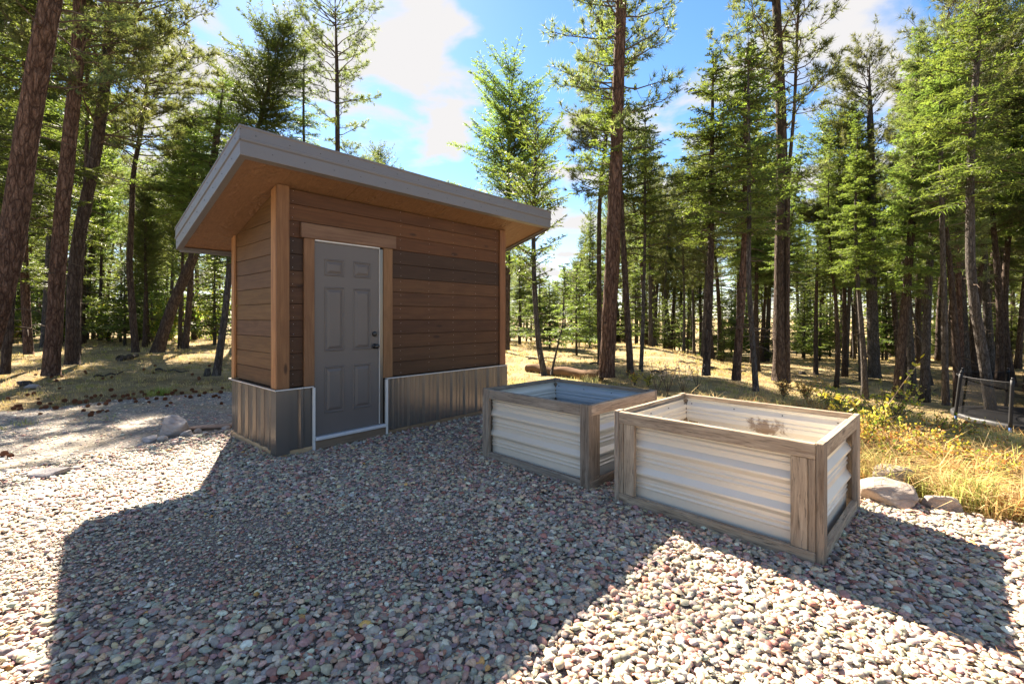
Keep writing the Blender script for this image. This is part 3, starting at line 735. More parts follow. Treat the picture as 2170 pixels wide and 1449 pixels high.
# ------------------------------------------------------------------ conifers
def norm(v): return v / (np.linalg.norm(v, axis=-1, keepdims=True) + 1e-9)
def needles(acc, P, A, L_, w, n, g, spread=.9, tint=None, flat=False):
    """n needle bundles from each point P about axis A"""
    N = len(P)
    if N == 0: return
    D = norm(A[:, None, :] * 1.0 + g.normal(size=(N, n, 3)) * spread)
    Ls = L_ * g.uniform(.65, 1.1, (N, n, 1)); side = norm(np.cross(D, g.normal(size=(N, n, 3)))) * w / 2
    B = P[:, None, :] + D * .01
    V = np.stack([B - side, B + side, B + D * Ls], 2).reshape(-1, 3)
    T = np.arange(N * n * 3).reshape(-1, 3)
    t = (tint if tint is not None else g.uniform(.1, .9, N))[:, None, None] + g.normal(0, .1, (N, n, 1)) + np.array([-.1, -.1, .15])[None, None, :]
    acc.add(V, T, np.clip(t, 0, 1).reshape(-1), 0)
def sprays(acc, P, A, Wd, L_, g, tint, k=5, lw=.03):
    """flat fir sprays: P base, A direction, Wd sideways vector"""
    N = len(P)
    if N == 0: return
    for s in range(k):
        u = (s + .4) / k
        for sg in (-1, 1):
            base = P + A * (L_ * u)[:, None]
            d = norm(A * .75 + Wd * sg * g.uniform(.5, 1.1, (N, 1)) + g.normal(0, .22, (N, 3)))
            ln = (.5 - .25 * u) * L_ * g.uniform(.7, 1.2, N) + .02
            side = norm(np.cross(d, g.normal(0, .5, (N, 3)) + np.array([0, 0, 1.]))) * lw / 2
            V = np.stack([base - side, base + side, base + d * ln[:, None]], 1).reshape(-1, 3)
            t = (tint + g.normal(0, .08, N))[:, None] + np.array([-.06, -.06, .14])
            acc.add(V, np.arange(N * 3).reshape(-1, 3), np.clip(t, 0, 1).reshape(-1), 0)
def wood_tubes(acc, paths, r0, r1, n=4):
    """many branches at once: paths (N,m,3)"""
    N, m, _ = paths.shape
    if N == 0: return
    d = np.gradient(paths, axis=1); d = norm(d); ref = np.where(np.abs(d[..., 2:3]) > .9, np.array([1., 0, 0]), np.array([0, 0, 1.]))
    u = norm(np.cross(d, ref)); w = np.cross(d, u); r = (r0[:, None] * (1 - np.linspace(0, 1, m)) + r1 * np.linspace(0, 1, m))[:, :, None, None]
    a = np.arange(n) / n * 2 * np.pi
    V = paths[:, :, None, :] + r * (np.cos(a)[None, None, :, None] * u[:, :, None, :] + np.sin(a)[None, None, :, None] * w[:, :, None, :])
    idx = np.arange(N * m * n).reshape(N, m, n); p = idx[:, :-1, :]; q = np.roll(p, -1, 2); p2 = idx[:, 1:, :]; q2 = np.roll(p2, -1, 2)
    T = np.concatenate([np.stack([p, q, q2], -1).reshape(-1, 3), np.stack([p, q2, p2], -1).reshape(-1, 3)])
    acc.add(V.reshape(-1, 3), T, .5, 1)
def crown(kind, curve, z0, z1, Lmax, nb, g, dens=1.0, shape=1.0, size=1.0, side=None, dead=6):
    """curve(z)->(x,y) of the trunk; returns Acc with needles (material 0) and wood (material 1)"""
    acc = Acc(); m = 7
    u = np.sort(g.random(nb)) ** .85
    z = z0 + (z1 - z0) * u
    if kind == 'pine': prof = np.clip(.55 + 1.0 * u - 1.25 * u ** 3, .15, 1.0)
    elif shape > 1: prof = np.clip(np.sin(np.pi * (.14 + .82 * u)) ** .6, .12, 1)
    else: prof = np.clip(1.05 - u * .92, .07, 1) * np.clip(.55 + u * 3, 0, 1)
    ln = Lmax * prof * g.uniform(.55, 1.12, nb)
    az = np.arange(nb) * 2.39996 + g.normal(0, .5, nb)
    if side is not None: az = np.where(g.random(nb) < .45, side + g.normal(0, .7, nb), az)
    el = (g.normal(.12, .2, nb) + .5 * u) if kind == 'pine' else (g.normal(.05 if shape <= 1 else .5, .14, nb) + .45 * u ** 2)
    s = np.linspace(0, 1, m)
    H = np.stack([np.cos(az), np.sin(az)], 1)
    cx, cy = curve(z)
    bend = (g.uniform(.0, .35, nb) if kind == 'pine' else -g.uniform(.1, .45, nb))
    rad = ln[:, None] * s[None, :]; zz = np.tan(el)[:, None] * rad + bend[:, None] * ln[:, None] * (s[None, :] ** 2) * (1 if kind == 'pine' else 1 - .55 * s[None, :])
    wig = np.cumsum(g.normal(0, .045, (nb, m)), 1) * ln[:, None]; wig[:, 0] = 0
    perp = np.stack([-H[:, 1], H[:, 0]], 1)
    P = np.empty((nb, m, 3)); P[..., 0] = cx[:, None] + H[:, :1] * rad + perp[:, :1] * wig; P[..., 1] = cy[:, None] + H[:, 1:] * rad + perp[:, 1:] * wig; P[..., 2] = z[:, None] + zz
    wood_tubes(acc, P, .010 + .009 * ln, .003)
    # secondary twigs
    per = 15.0 if kind == 'pine' else 17.0
    cnt = np.maximum(3, (ln * per * dens).astype(int)); bi = np.repeat(np.arange(nb), cnt); K = len(bi)
    tt = g.random(K) if kind == 'pine' else (np.concatenate([np.linspace(.06, 1, c) for c in cnt]) + g.normal(0, .02, K)).clip(.04, 1)
    if kind == 'pine': tt = .22 + .78 * tt ** .75
    f = tt * (m - 1); i0 = np.minimum(f.astype(int), m - 2); fr = (f - i0)[:, None]
    B = P[bi, i0] * (1 - fr) + P[bi, i0 + 1] * fr; Dm = norm(P[bi, i0 + 1] - P[bi, i0])
    sg = np.where(g.random(K) < .5, -1, 1) if kind == 'pine' else np.where(np.arange(K) % 2 == 0, -1, 1)
    pr = np.stack([perp[bi, 0], perp[bi, 1], np.zeros(K)], 1)
    if kind == 'pine':
        A = norm(Dm * g.uniform(.3, 1.0, (K, 1)) + pr * (sg * g.uniform(.3, 1.0, K))[:, None] + np.array([0, 0, 1.]) * g.normal(.15, .35, (K, 1)))
        tl = g.uniform(.15, .5, K) * (1.15 - tt * .7) * size * (.6 + .4 * ln[bi] / Lmax)
        E = B + A * tl[:, None]
        tw = B[:, None, :] + (E - B)[:, None, :] * np.linspace(0, 1, 3)[None, :, None]; tw[:, 1] += g.normal(0, .02, (K, 3))
        wood_tubes(acc, tw, np.full(K, .006), .003, 3)
        tint = np.clip(.25 + .5 * g.random(K) + .15 * (tt - .5), 0, 1)
        A2 = norm(A + np.array([0, 0, .35])); A2 = A2
        needles(acc, E, A2, .18 * size, .017, 13, g, .68, tint)
        k2 = g.random(K) < .75; needles(acc, (B + (E - B) * .55)[k2], A2[k2], .16 * size, .017, 7, g, .9, tint[k2] * .8)
    else:
        L2 = ln[bi] * (.42 * (1.08 - tt)) * g.uniform(.7, 1.2, K) + .07
        A = norm(Dm * .75 + pr * sg[:, None] * .9 + np.stack([np.zeros(K), np.zeros(K), g.normal(-.12, .16, K)], 1))
        Wd = norm(np.cross(A, np.array([0, 0, 1.]) + g.normal(0, .25, (K, 3))))
        tint = np.clip(g.normal(.4, .18, K) + .2 * (tt - .5), 0, 1)
        sprays(acc, B, A, Wd, L2, g, tint, 4, .034 * size)
        # short hanging sprigs to thicken the limb
        k3 = g.random(K) < .5; A3 = norm(Dm[k3] + g.normal(0, .5, (k3.sum(), 3)) + np.array([0, 0, -.25]))
        sprays(acc, B[k3], A3, norm(np.cross(A3, g.normal(size=A3.shape))), L2[k3] * .6 + .04, g, tint[k3] * .9, 3, .032 * size)
    # dead stubs below the live crown
    if dead:
        zb = z0 * g.uniform(.25, 1.0, dead); ab = g.uniform(0, 6.28, dead); lb = g.uniform(.25, .9, dead) * min(1, Lmax / 1.5); cx, cy = curve(zb); s3 = np.linspace(0, 1, 4)
        Q = np.empty((dead, 4, 3)); Q[..., 0] = cx[:, None] + np.cos(ab)[:, None] * lb[:, None] * s3; Q[..., 1] = cy[:, None] + np.sin(ab)[:, None] * lb[:, None] * s3
        Q[..., 2] = zb[:, None] + lb[:, None] * (.15 * s3 - .35 * s3 ** 2) + g.normal(0, .02, (dead, 4)); wood_tubes(acc, Q, np.full(dead, .014), .004)
    return acc
def trunk_mesh(name, P, r, n=22, disp=.10, flare=1.0, seed=0):
    """round trunk with root flare and furrowed relief"""
    P = np.asarray(P, float); a = np.arange(n) / n * 2 * np.pi; V = []
    for i, (p, rr) in enumerate(zip(P, r)):
        z = p[2] - P[0][2]; fl = 1 + flare * .45 * math.exp(-max(0, z) / .22)
        for k in range(n):
            lob = 1 + .10 * math.exp(-max(0, z) / .3) * math.sin(a[k] * 5 + seed)
            q = noise.noise(Vector((math.cos(a[k]) * 2.2 + seed * 3, math.sin(a[k]) * 2.2, z * 1.6))) + .6 * noise.noise(Vector((math.cos(a[k]) * 6 + seed, math.sin(a[k]) * 6, z * 3.5)))
            V.append((p[0] + math.cos(a[k]) * rr * fl * lob * (1 + disp * q), p[1] + math.sin(a[k]) * rr * fl * lob * (1 + disp * q), p[2]))
    m = len(P); idx = np.arange(m * n).reshape(m, n); p0 = idx[:-1]; q0 = np.roll(p0, -1, 1); p2 = idx[1:]; q2 = np.roll(p2, -1, 1)
    T = np.concatenate([np.stack([p0, q0, q2], -1).reshape(-1, 3), np.stack([p0, q2, p2], -1).reshape(-1, 3)])
    return npmesh(name, np.array(V), T, smooth=True)
def hero(name, pts, wpx, kind, bk, ycrown, top, Lmax, nb, label, Y=None, seed=0, dens=1.0, side=None, size=1.0, dead=8, shape=1.0):
    """pts: photo pixels up the trunk from its foot; it stands where its foot meets the ground"""
    b = ray(*pts[0]) if Y is None else at(pts[0][0], Y)
    Y = b.y; g = np.random.default_rng(100 + seed)
    zs = [0.0]; xs = [0.0]
    for (x, y) in pts[1:]:
        zs.append(EYE + (HY - y) / F * Y - b.z); xs.append((x - CX) / F * Y - b.x)
    sl = (xs[-1] - xs[-2]) / (zs[-1] - zs[-2]); 
    if zs[-1] < top: zs.append(top); xs.append(xs[-1] + sl * .7 * (top - zs[-2]))
    zs = np.array(zs); xs = np.array(xs)
    yl = g.uniform(-.02, .02)
    def curve(z): return np.interp(z, zs, xs), np.asarray(z) * yl + .04 * np.sin(np.asarray(z) * .7 + seed)
    r0 = wpx / F * Y / 2 / math.hypot(1, (pts[0][0] - CX) / F); n = 60 if r0 > .1 else 36
    z = np.concatenate([np.linspace(-.15, .8, 9), np.linspace(.95, top, n)])
    # smooth the polyline a little
    xx = np.interp(z, zs, xs); ker = np.ones(5) / 5; xp = np.pad(xx, 2, mode='edge'); xx = np.convolve(xp, ker, 'valid')
    yy = curve(z)[1]; r = r0 * np.clip(1 - .62 * (z / top) ** 1.1, .06, 1) ; r = np.where(z > top * .8, r * (1 - .85 * (z - top * .8) / (top * .2)), r)
    t = empty(name, b, 0, label=label, cat='tree')
    link('trunk', trunk_mesh('trunk', np.stack([xx, yy, z], 1), r, 22 if r0 > .09 else 12, .10, 1.0, seed), M[bk], t)
    z0 = EYE + (HY - ycrown) / F * Y - b.z
    me = crown(kind, curve, z0, top, Lmax, nb, g, dens, shape, size, side, dead).mesh('crown')
    link('crown', me, [M[kind], M['twig']], t)
    return t
HEROES = [
 # pts, width px, kind, bark, crown start y, top m, Lmax, nb, label, Y
 ('pine_tree', [(-66, 860), (12, 540), (46, 290), (95, 41), (112, -60)], 72, 'pine', 'bark_red', 215, 16, 2.2, 80, 'thick red-barked pine leaning in at the left edge of the photo', 7.4, dict(dens=.9, size=.9)),
 ('pine_tree', [(5, 815), (22, 540), (40, 300), (60, 60)], 24, 'fir', 'bark_brown', 520, 15, 2.0, 90, 'slim dark-barked conifer right behind the leaning red-barked pine at the left edge', 9.8, {}),
 ('pine_tree', [(103, 805), (131, 540), (158, 290), (172, 124), (176, 0)], 40, 'pine', 'bark_red', 260, 18, 2.9, 95, 'big red-brown pine with flared foot left of the driveway', None, dict(side=.2)),
 ('pine_tree', [(152, 780), (165, 540), (205, 331), (229, 124), (240, 0)], 33, 'pine', 'bark_brown', 330, 19, 3.3, 110, 'big pine just right of and behind the flared red-brown pine', None, dict(side=-.1)),
 ('fir_tree', [(168, 760), (171, 560), (176, 300), (180, 60)], 13, 'fir', 'bark_brown', 330, 15, 1.9, 80, 'thin straight conifer seen between the two big pines at left', None, {}),
 ('pine_tree', [(290, 752), (271, 560), (279, 372), (301, 262), (310, 190)], 17, 'pine', 'bark_brown', 400, 10.5, 2.1, 85, 'pine with a slightly crooked bare trunk in the gap left of the shed', None, {}),
 ('pine_tree', [(331, 752), (365, 640), (407, 540), (432, 450), (448, 350)], 30, 'fir', 'bark_brown', 480, 9.0, 2.3, 80, 'strongly right-leaning tree behind the driveway left of the shed', None, {}),
 ('fir_tree', [(391, 744), (402, 600), (406, 500), (412, 330)], 15, 'fir', 'bark_brown', 470, 8.6, 1.9, 80, 'dark upright fir just behind the right-leaning tree', None, {}),
 ('fir_tree', [(455, 805), (470, 700), (482, 606), (487, 520), (492, 400)], 18, 'fir', 'bark_grey', 590, 5.6, 1.1, 46, 'slim grey-barked tree curving up beside the left wall of the shed', None, dict(dens=.8)),
 ('fir_tree', [(60, 757), (55, 613), (52, 450), (50, 200)], 22, 'fir', 'bark_red', 600, 14, 2.4, 110, 'reddish-footed fir with low dense branches at far left', None, {}),
 ('fir_tree', [(505, 730), (530, 400), (545, 260), (575, 140), (612, 10)], 13, 'fir', 'bark_grey', 430, 14.5, 2.5, 150, 'leafy leaning fir rising over the left end of the shed roof', 21, dict(size=1.1, shape=2)),
 ('fir_tree', [(655, 730), (650, 400), (646, 240), (648, 60)], 9, 'fir', 'bark_grey', 330, 14.6, 1.5, 60, 'thin sparse spire over the roof between two fuller trees', 22, dict(dens=.75)),
 ('pine_tree', [(722, 730), (719, 420), (718, 240), (714, 0)], 15, 'pine', 'bark_brown', 300, 14.8, 2.2, 62, 'tall open-crowned pine with straight dark trunk over the middle of the roof', 19, dict(dens=.8)),
 ('fir_tree', [(1074, 745), (1077, 500), (1078, 300), (1080, 150)], 12, 'fir', 'bark_brown', 560, 10.9, 2.2, 130, 'full rounded tree standing alone against the sky behind the shed roof', 18, dict(size=1.05, dens=.85, shape=2)),
 ('fir_tree', [(1156, 805), (1141, 730), (1132, 600), (1130, 480), (1134, 330), (1136, 250)], 13, 'fir', 'bark_grey', 610, 5.75, .95, 60, 'slender curved tree at the right end of the shed, behind the farther planter', 10.2, dict(dens=1.0, size=.8, shape=2)),
 ('pine_tree', [(1285, 808), (1296, 583), (1306, 341), (1315, 100), (1319, 0)], 33, 'pine', 'bark_red', 360, 15.5, 1.9, 62, 'tallest thick straight pine just behind the farther planter', None, dict(side=3.0, dens=.9)),
 ('pine_tree', [(1272, 800), (1268, 600), (1269, 438), (1287, 260), (1299, 172), (1308, 90)], 12, 'pine', 'bark_brown', 420, 9.5, 1.3, 70, 'slim kinked pine close behind the tallest straight pine', 12.5, dict(side=3.1)),
 ('fir_tree', [(1336, 803), (1325, 583), (1319, 438), (1314, 300)], 15, 'fir', 'bark_brown', 420, 8.4, 1.3, 70, 'dark pine trunk standing to the right of the tallest straight pine', None, {}),
 ('fir_tree', [(1357, 795), (1363, 690), (1369, 510), (1370, 330), (1370, 190)], 9, 'fir', 'bark_grey', 560, 6.4, 1.1, 62, 'thin grey-stemmed fir two stems right of the tallest pine', None, {}),
 ('pine_tree', [(1653, 815), (1658, 586), (1661, 410), (1659, 200), (1655, 0)], 31, 'pine', 'bark_brown', 410, 14.5, 2.2, 90, 'thick straight pine behind the left half of the nearer planter', None, dict(side=2.9, dens=.9)),
 ('pine_tree', [(1672, 800), (1671, 420), (1675, 340), (1688, 234), (1700, 30)], 11, 'pine', 'bark_brown', 260, 12.5, 1.3, 50, 'slimmer pine rising like a fork behind the thick straight pine', 11.5, {}),
 ('fir_tree', [(1561, 815), (1570, 660), (1577, 528), (1580, 330)], 19, 'fir', 'bark_red', 500, 7.2, 1.5, 80, 'reddish trunk with a low crown left of the thick straight pine', None, {}),
 ('fir_tree', [(1603, 840), (1592, 700), (1585, 586), (1588, 469), (1592, 176)], 13, 'fir', 'bark_grey', 520, 6.6, 1.1, 60, 'slim grey trunk curving up beside the reddish trunk', None, {}),
 ('fir_tree', [(1494, 803), (1502, 650), (1508, 528), (1512, 300)], 17, 'fir', 'bark_brown', 520, 7.6, 1.6, 90, 'brown trunk with flared foot midway between the two thick pines', None, {}),
 ('pine_tree', [(1852, 805), (1850, 600), (1849, 410), (1850, 0)], 28, 'pine', 'bark_grey', 480, 13.5, 1.8, 80, 'straight grey-barked pine behind the right end of the nearer planter', None, dict(side=2.9)),
 ('pine_tree', [(1729, 797), (1733, 600), (1737, 410), (1740, 240)], 11, 'pine', 'bark_brown', 440, 6.6, 1.2, 50, 'thin pine in the middle of the gap between the straight thick pines', None, {}),
 ('fir_tree', [(1903, 850), (1915, 660), (1925, 440), (1935, 234), (1935, 0)], 23, 'fir', 'bark_brown', 620, 11.5, 1.5, 120, 'dense bright-tipped fir right of the straight grey-barked pine', None, dict(dens=1.2)),
 ('pine_tree', [(2008, 866), (1998, 700), (1989, 528), (1986, 234), (1984, 0)], 17, 'fir', 'bark_grey', 360, 10.5, 1.2, 70, 'slender grey trunk with a bent foot left of the trampoline', None, {}),
 ('fir_tree', [(2104, 884), (2086, 780), (2062, 640), (2056, 560), (2063, 352), (2077, 117), (2080, 0)], 28, 'fir', 'bark_grey', 430, 11.5, 1.9, 85, 'grey-barked fir with a swept base behind the trampoline', 11.6, dict(dens=.9)),
 ('fir_tree', [(2034, 822), (2031, 600), (2027, 410), (2030, 200)], 17, 'fir', 'bark_red', 480, 9.5, 1.4, 90, 'upright reddish trunk between the bent-foot trunk and the swept-base fir', None, {}),
 ('fir_tree', [(1975, 822), (1955, 740), (1935, 660), (1925, 600)], 8, 'fir', 'bark_grey', 600, 3.4, .6, 14, 'thin dead-looking stem tilting left in front of the right-hand firs', None, dict(dens=.6)),
 ('fir_tree', [(1166, 803), (1180, 740), (1193, 690), (1195, 640)], 5, 'fir', 'bark_grey', 730, 2.6, .55, 40, 'young fir sapling leaning beside the slender curved tree', 10.4, dict(dens=1.2, size=.8, dead=0)),
]
for i, h in enumerate(HEROES):
    nm, pts, w, kind, bk, yc, top, Lm, nb, lab, Y, k = h
    hero(nm, pts, w, kind, bk, yc, top, Lm, nb, lab, Y, seed=i, **k)

# the stand of trees farther back: shared crowns, every tree its own object
PROTO = []
for v in range(9):
    g = np.random.default_rng(500 + v); kind = 'fir' if v < 5 or v == 7 else 'pine'
    Ht = 13.0; amp = g.uniform(.05, .22); ph = g.uniform(0, 6)
    cv = lambda z, amp=amp, ph=ph: (amp * np.sin(np.asarray(z) * .35 + ph) - amp * math.sin(ph), amp * .7 * np.sin(np.asarray(z) * .5 + ph) - amp * .7 * math.sin(ph))
    cr = crown(kind, cv, 5.0 if v % 2 else 4.3, Ht, [2.0, 1.7, 2.2, 1.5, 1.9, 2.2, 1.9, 1.8, 1.7][v], 150 if kind == 'fir' else 95, g, [.85, .85, .7, .95, .8, .8, .7, .6, .9][v], 2 if v in (2, 7) else 1, 1.35, None, 16).mesh('crown')
    for m_ in (M[kind], M['twig']): cr.materials.append(m_)
    z = np.linspace(-.3, Ht, 16); x, y = cv(z); Vt, Tt = tube(np.stack([x, y, z], 1), .13 * np.clip(1 - z / Ht * .93, .05, 1.0) + .05 * np.exp(-np.clip(z, 0, 9) / .25), 9)
    tr = npmesh('trunk', Vt, Tt, smooth=True); tr.materials.append(M['bark_brown' if v % 3 else 'bark_grey'])
    PROTO.append((cr, tr, Ht, kind))
SKY = [(-400, -250), (0, -200), (180, -60), (250, 230), (330, 400), (380, 300), (430, 250), (560, 250), (610, 330), (700, 290), (830, 330), (960, 420), (1100, 520), (1165, 600), (1215, 560), (1250, 420), (1330, 300), (1400, 260), (1450, 330), (1520, 200), (1620, 220), (1720, 300), (1800, 120), (1900, -60), (2300, -300), (2700, -300)]
sx, sy = zip(*SKY)
def place_tree(v, b, H_, rz_, label, group, wide=1.0, thick=1.0, tilt=0):
    cr, tr, Ht, kind = PROTO[v]; s = H_ / Ht
    t = empty('pine_tree' if kind == 'pine' else 'fir_tree', b, rz_, label=label, cat='tree', group=group); t.rotation_euler = (tilt * math.cos(rz_), tilt * math.sin(rz_ + 1), rz_)
    o = link('trunk', tr, None, t); o.scale = (s * thick, s * thick, s)
    asx = random.uniform(.82, 1.2); o = link('crown', cr, None, t); o.scale = (s * wide * asx, s * wide / asx, s)
lit_pts = [(-3.4, 3.4), (-3.0, 2.4), (-3.2, 4.5), (.8, 2.0), (1.5, 1.6), (3.2, 3.0), (3.6, 3.6), (2.8, 2.3), (1.0, 4.4), (2.6, 4.4), (-4.6, 3.0), (3.9, 4.2), (2, 9), (.5, 9.5), (4, 8), (6, 9), (1, 12.5), (3.5, 11), (4.5, 5.5), (5, 6.5), (6.5, 7), (-6, 8), (-7.5, 8.6), (8, 10), (-5.5, 6.6), (7, 12), (5, 14), (10, 12), (9, 9), (7.5, 8), (3, 14.5), (10.5, 9.5)]
tS = math.tan(SUN_EL); sh_ = np.array([math.sin(SUN_AZ), math.cos(SUN_AZ)])
def blocks(x, y, Ht, rad):
    for p in lit_pts:
        d = np.array([x, y]) - p; t = d @ sh_; off = abs(d[0] * sh_[1] - d[1] * sh_[0])
        if t > 0 and off < rad and t * tS < Ht + .3: return True
    return False
taken = [(float(ray(*h[1][0]).x), float(ray(*h[1][0]).y)) if h[10] is None else (at(h[1][0][0], h[10]).x, h[10]) for h in HEROES]
g = np.random.default_rng(21); cnt = {'l': 0, 'm': 0, 'r': 0}; tries = 0
while sum(cnt.values()) < 290 and tries < 20000:
    tries += 1
    Y = 12 + 44 * g.random() ** 1.15; px = g.uniform(-350, 2550)
    if px < 520: zone = 'l'; ymin = 16.5; dmin = 1.5
    elif px < 1230: zone = 'm'; ymin = 24; dmin = 2.2
    else: zone = 'r'; ymin = 13.0 if px > 1330 else 17; dmin = .7
    if Y < ymin or (zone == 'm' and cnt['m'] > 46) or (zone == 'l' and cnt['l'] > 88): continue
    X = (px - CX) / F * Y
    if min(((X - a) ** 2 + (Y - b) ** 2) for a, b in taken) < dmin ** 2: continue
    ys = np.interp(px, sx, sy); zt_ = 1.4 + (HY - ys) / F * Y
    H_ = min(g.uniform(10, 17), zt_ * g.uniform(.78, 1.0) + .5)
    if H_ < 3.0 or (H_ < 6 and zone != 'm' and Y < 20): continue
    if blocks(X, Y, H_, 1.6): continue
    taken.append((X, Y)); cnt[zone] += 1
    dist_ = 'nearer' if Y < 24 else 'farther'
    SEC = [(-9999, 0, 'beyond the left edge of the photo'), (0, 110, 'left of the big flared red-brown pine'), (110, 285, 'between the big flared pine and the crooked pine'), (285, 420, 'around the right-leaning tree'), (420, 640, 'behind the left end of the shed'),
           (640, 1065, 'behind the shed'), (1065, 1230, 'in the open gap right of the shed'), (1230, 1340, 'around the tallest straight pine'), (1340, 1495, 'between the tallest pine and the flared brown trunk'), (1495, 1655, 'left of the thick straight pine above the nearer planter'),
           (1655, 1850, 'between the thick straight pine and the straight grey-barked pine'), (1850, 2005, 'around the dense bright-tipped fir'), (2005, 2170, 'behind the trampoline'), (2170, 9999, 'beyond the right edge of the photo')]
    where = [t_ for a_, b_, t_ in SEC if a_ <= px < b_][0]
    kind_ = {'l': 'slim shaded conifer', 'm': 'small distant conifer', 'r': 'bare-trunked conifer'}[zone]
    lab = f'{dist_} {kind_} {where}'; grp = f'{dist_} trees {where}'
    v = int(g.integers(0, 9))
    place_tree(v, (X, Y, float(hgt(X, Y))), H_, g.uniform(0, 6.28), lab, grp, g.uniform(.72, 1.05) if H_ > 6 else 1.3, g.uniform(.75, 1.35), g.normal(0, .035))
# young low firs and shrubs that close the view under the crowns
def young(px, Y, H_, v, lab, grp, wide=1.6):
    b = at(px, Y); cr = YP[v % len(YP)]; t = empty('young_fir', b, random.uniform(0, 6.28), label=lab, cat='tree', group=grp)
    s = H_ / 3.0; o = link('crown', cr, None, t); o.scale = (s * wide / 1.3, s * wide / 1.3, s)
    o = link('trunk', YT, None, t); o.scale = (s, s, s)
YP = []
for v in range(3):
    g2 = np.random.default_rng(700 + v); cr = crown('fir', lambda z: (np.asarray(z) * 0, np.asarray(z) * 0), .25, 3.0, 1.05, 62, g2, 1.0, 1, .95, None, 0).mesh('crown')
    for m_ in (M['fir'], M['twig']): cr.materials.append(m_)
    YP.append(cr)
Vt, Tt = tube([(0, 0, -.1), (.02, 0, 1.5), (0, 0, 2.95)], [.05, .03, .006], 7); YT = npmesh('trunk', Vt, Tt, smooth=True); YT.materials.append(M['bark_grey'])
g = np.random.default_rng(31)
for i in range(34):
    px = g.uniform(-150, 520); Y = g.uniform(19, 34); w_ = 'left of the crooked pine' if px < 285 else 'between the crooked pine and the shed'; young(px, Y, g.uniform(2.2, 5.5), i, 'low bushy young fir among the trunks ' + w_, 'young firs ' + w_)
for i in range(16):
    px = g.uniform(1060, 1300); Y = g.uniform(22, 40); young(px, Y, g.uniform(2.0, 4.2), i, 'low bushy young fir behind the golden clearing', 'young firs behind the clearing')
for i in range(64):
    px = g.uniform(1280, 2350); Y = g.uniform(27, 50); w_ = 'left of the thick straight pine' if px < 1655 else ('between the thick pine and the bright-tipped fir' if px < 1920 else 'toward the right edge behind the trampoline'); young(px, Y, g.uniform(2.5, 6.0), i, 'low dark young fir deep in the stand ' + w_, 'young firs deep in the stand ' + w_, 1.3)
young(1222, 17.5, 3.3, 1, 'bright bushy young fir in the clearing left of the tallest pine', None, 1.7)
young(1165, 21, 3.0, 2, 'rounded young fir behind the slender curved tree', None, 1.9)

g = np.random.default_rng(41); fa = Acc(); nT = 230
for i in range(nT):
    px = g.uniform(-900, 3100); Y = g.uniform(50, 95); X = (px - CX) / F * Y; zt_ = 1.4 + (HY - np.interp(px, sx, sy)) / F * Y; Hf = min(g.uniform(11, 19), max(4.2, zt_ * g.uniform(.7, 1.0))); b = np.array([X, Y, float(hgt(X, Y))])
    n = 330; u = g.random(n) ** .8; rr = (1 - u * .93) * (1.7 + .04 * Hf) * np.sqrt(g.random(n)); az = g.uniform(0, 6.28, n); P = b + np.stack([np.cos(az) * rr, np.sin(az) * rr, Hf * (.12 + .88 * u) - rr * .2], 1)
    d = norm(np.stack([np.cos(az), np.sin(az), g.normal(-.2, .3, n)], 1)); sd_ = norm(np.cross(d, g.normal(size=(n, 3)))) * .13; V = np.stack([P - sd_, P + sd_, P + d * g.uniform(.35, .8, (n, 1))], 1).reshape(-1, 3)
    fa.add(V, np.arange(n * 3).reshape(-1, 3), np.clip(g.normal(.4, .2, n), 0, 1).repeat(3), 0)
    Vt, Tt = tube([b - (0, 0, .3), b + (g.normal(0, .2), 0, Hf * .95)], [.16, .02], 5); fa.add(Vt, Tt, .5, 1)
tag(link('far_wood', fa.mesh('far_wood'), [M['fir'], M['bark_brown']]), 'far-off conifer wood closing the view behind all the trunks', 'wood', kind='stuff')

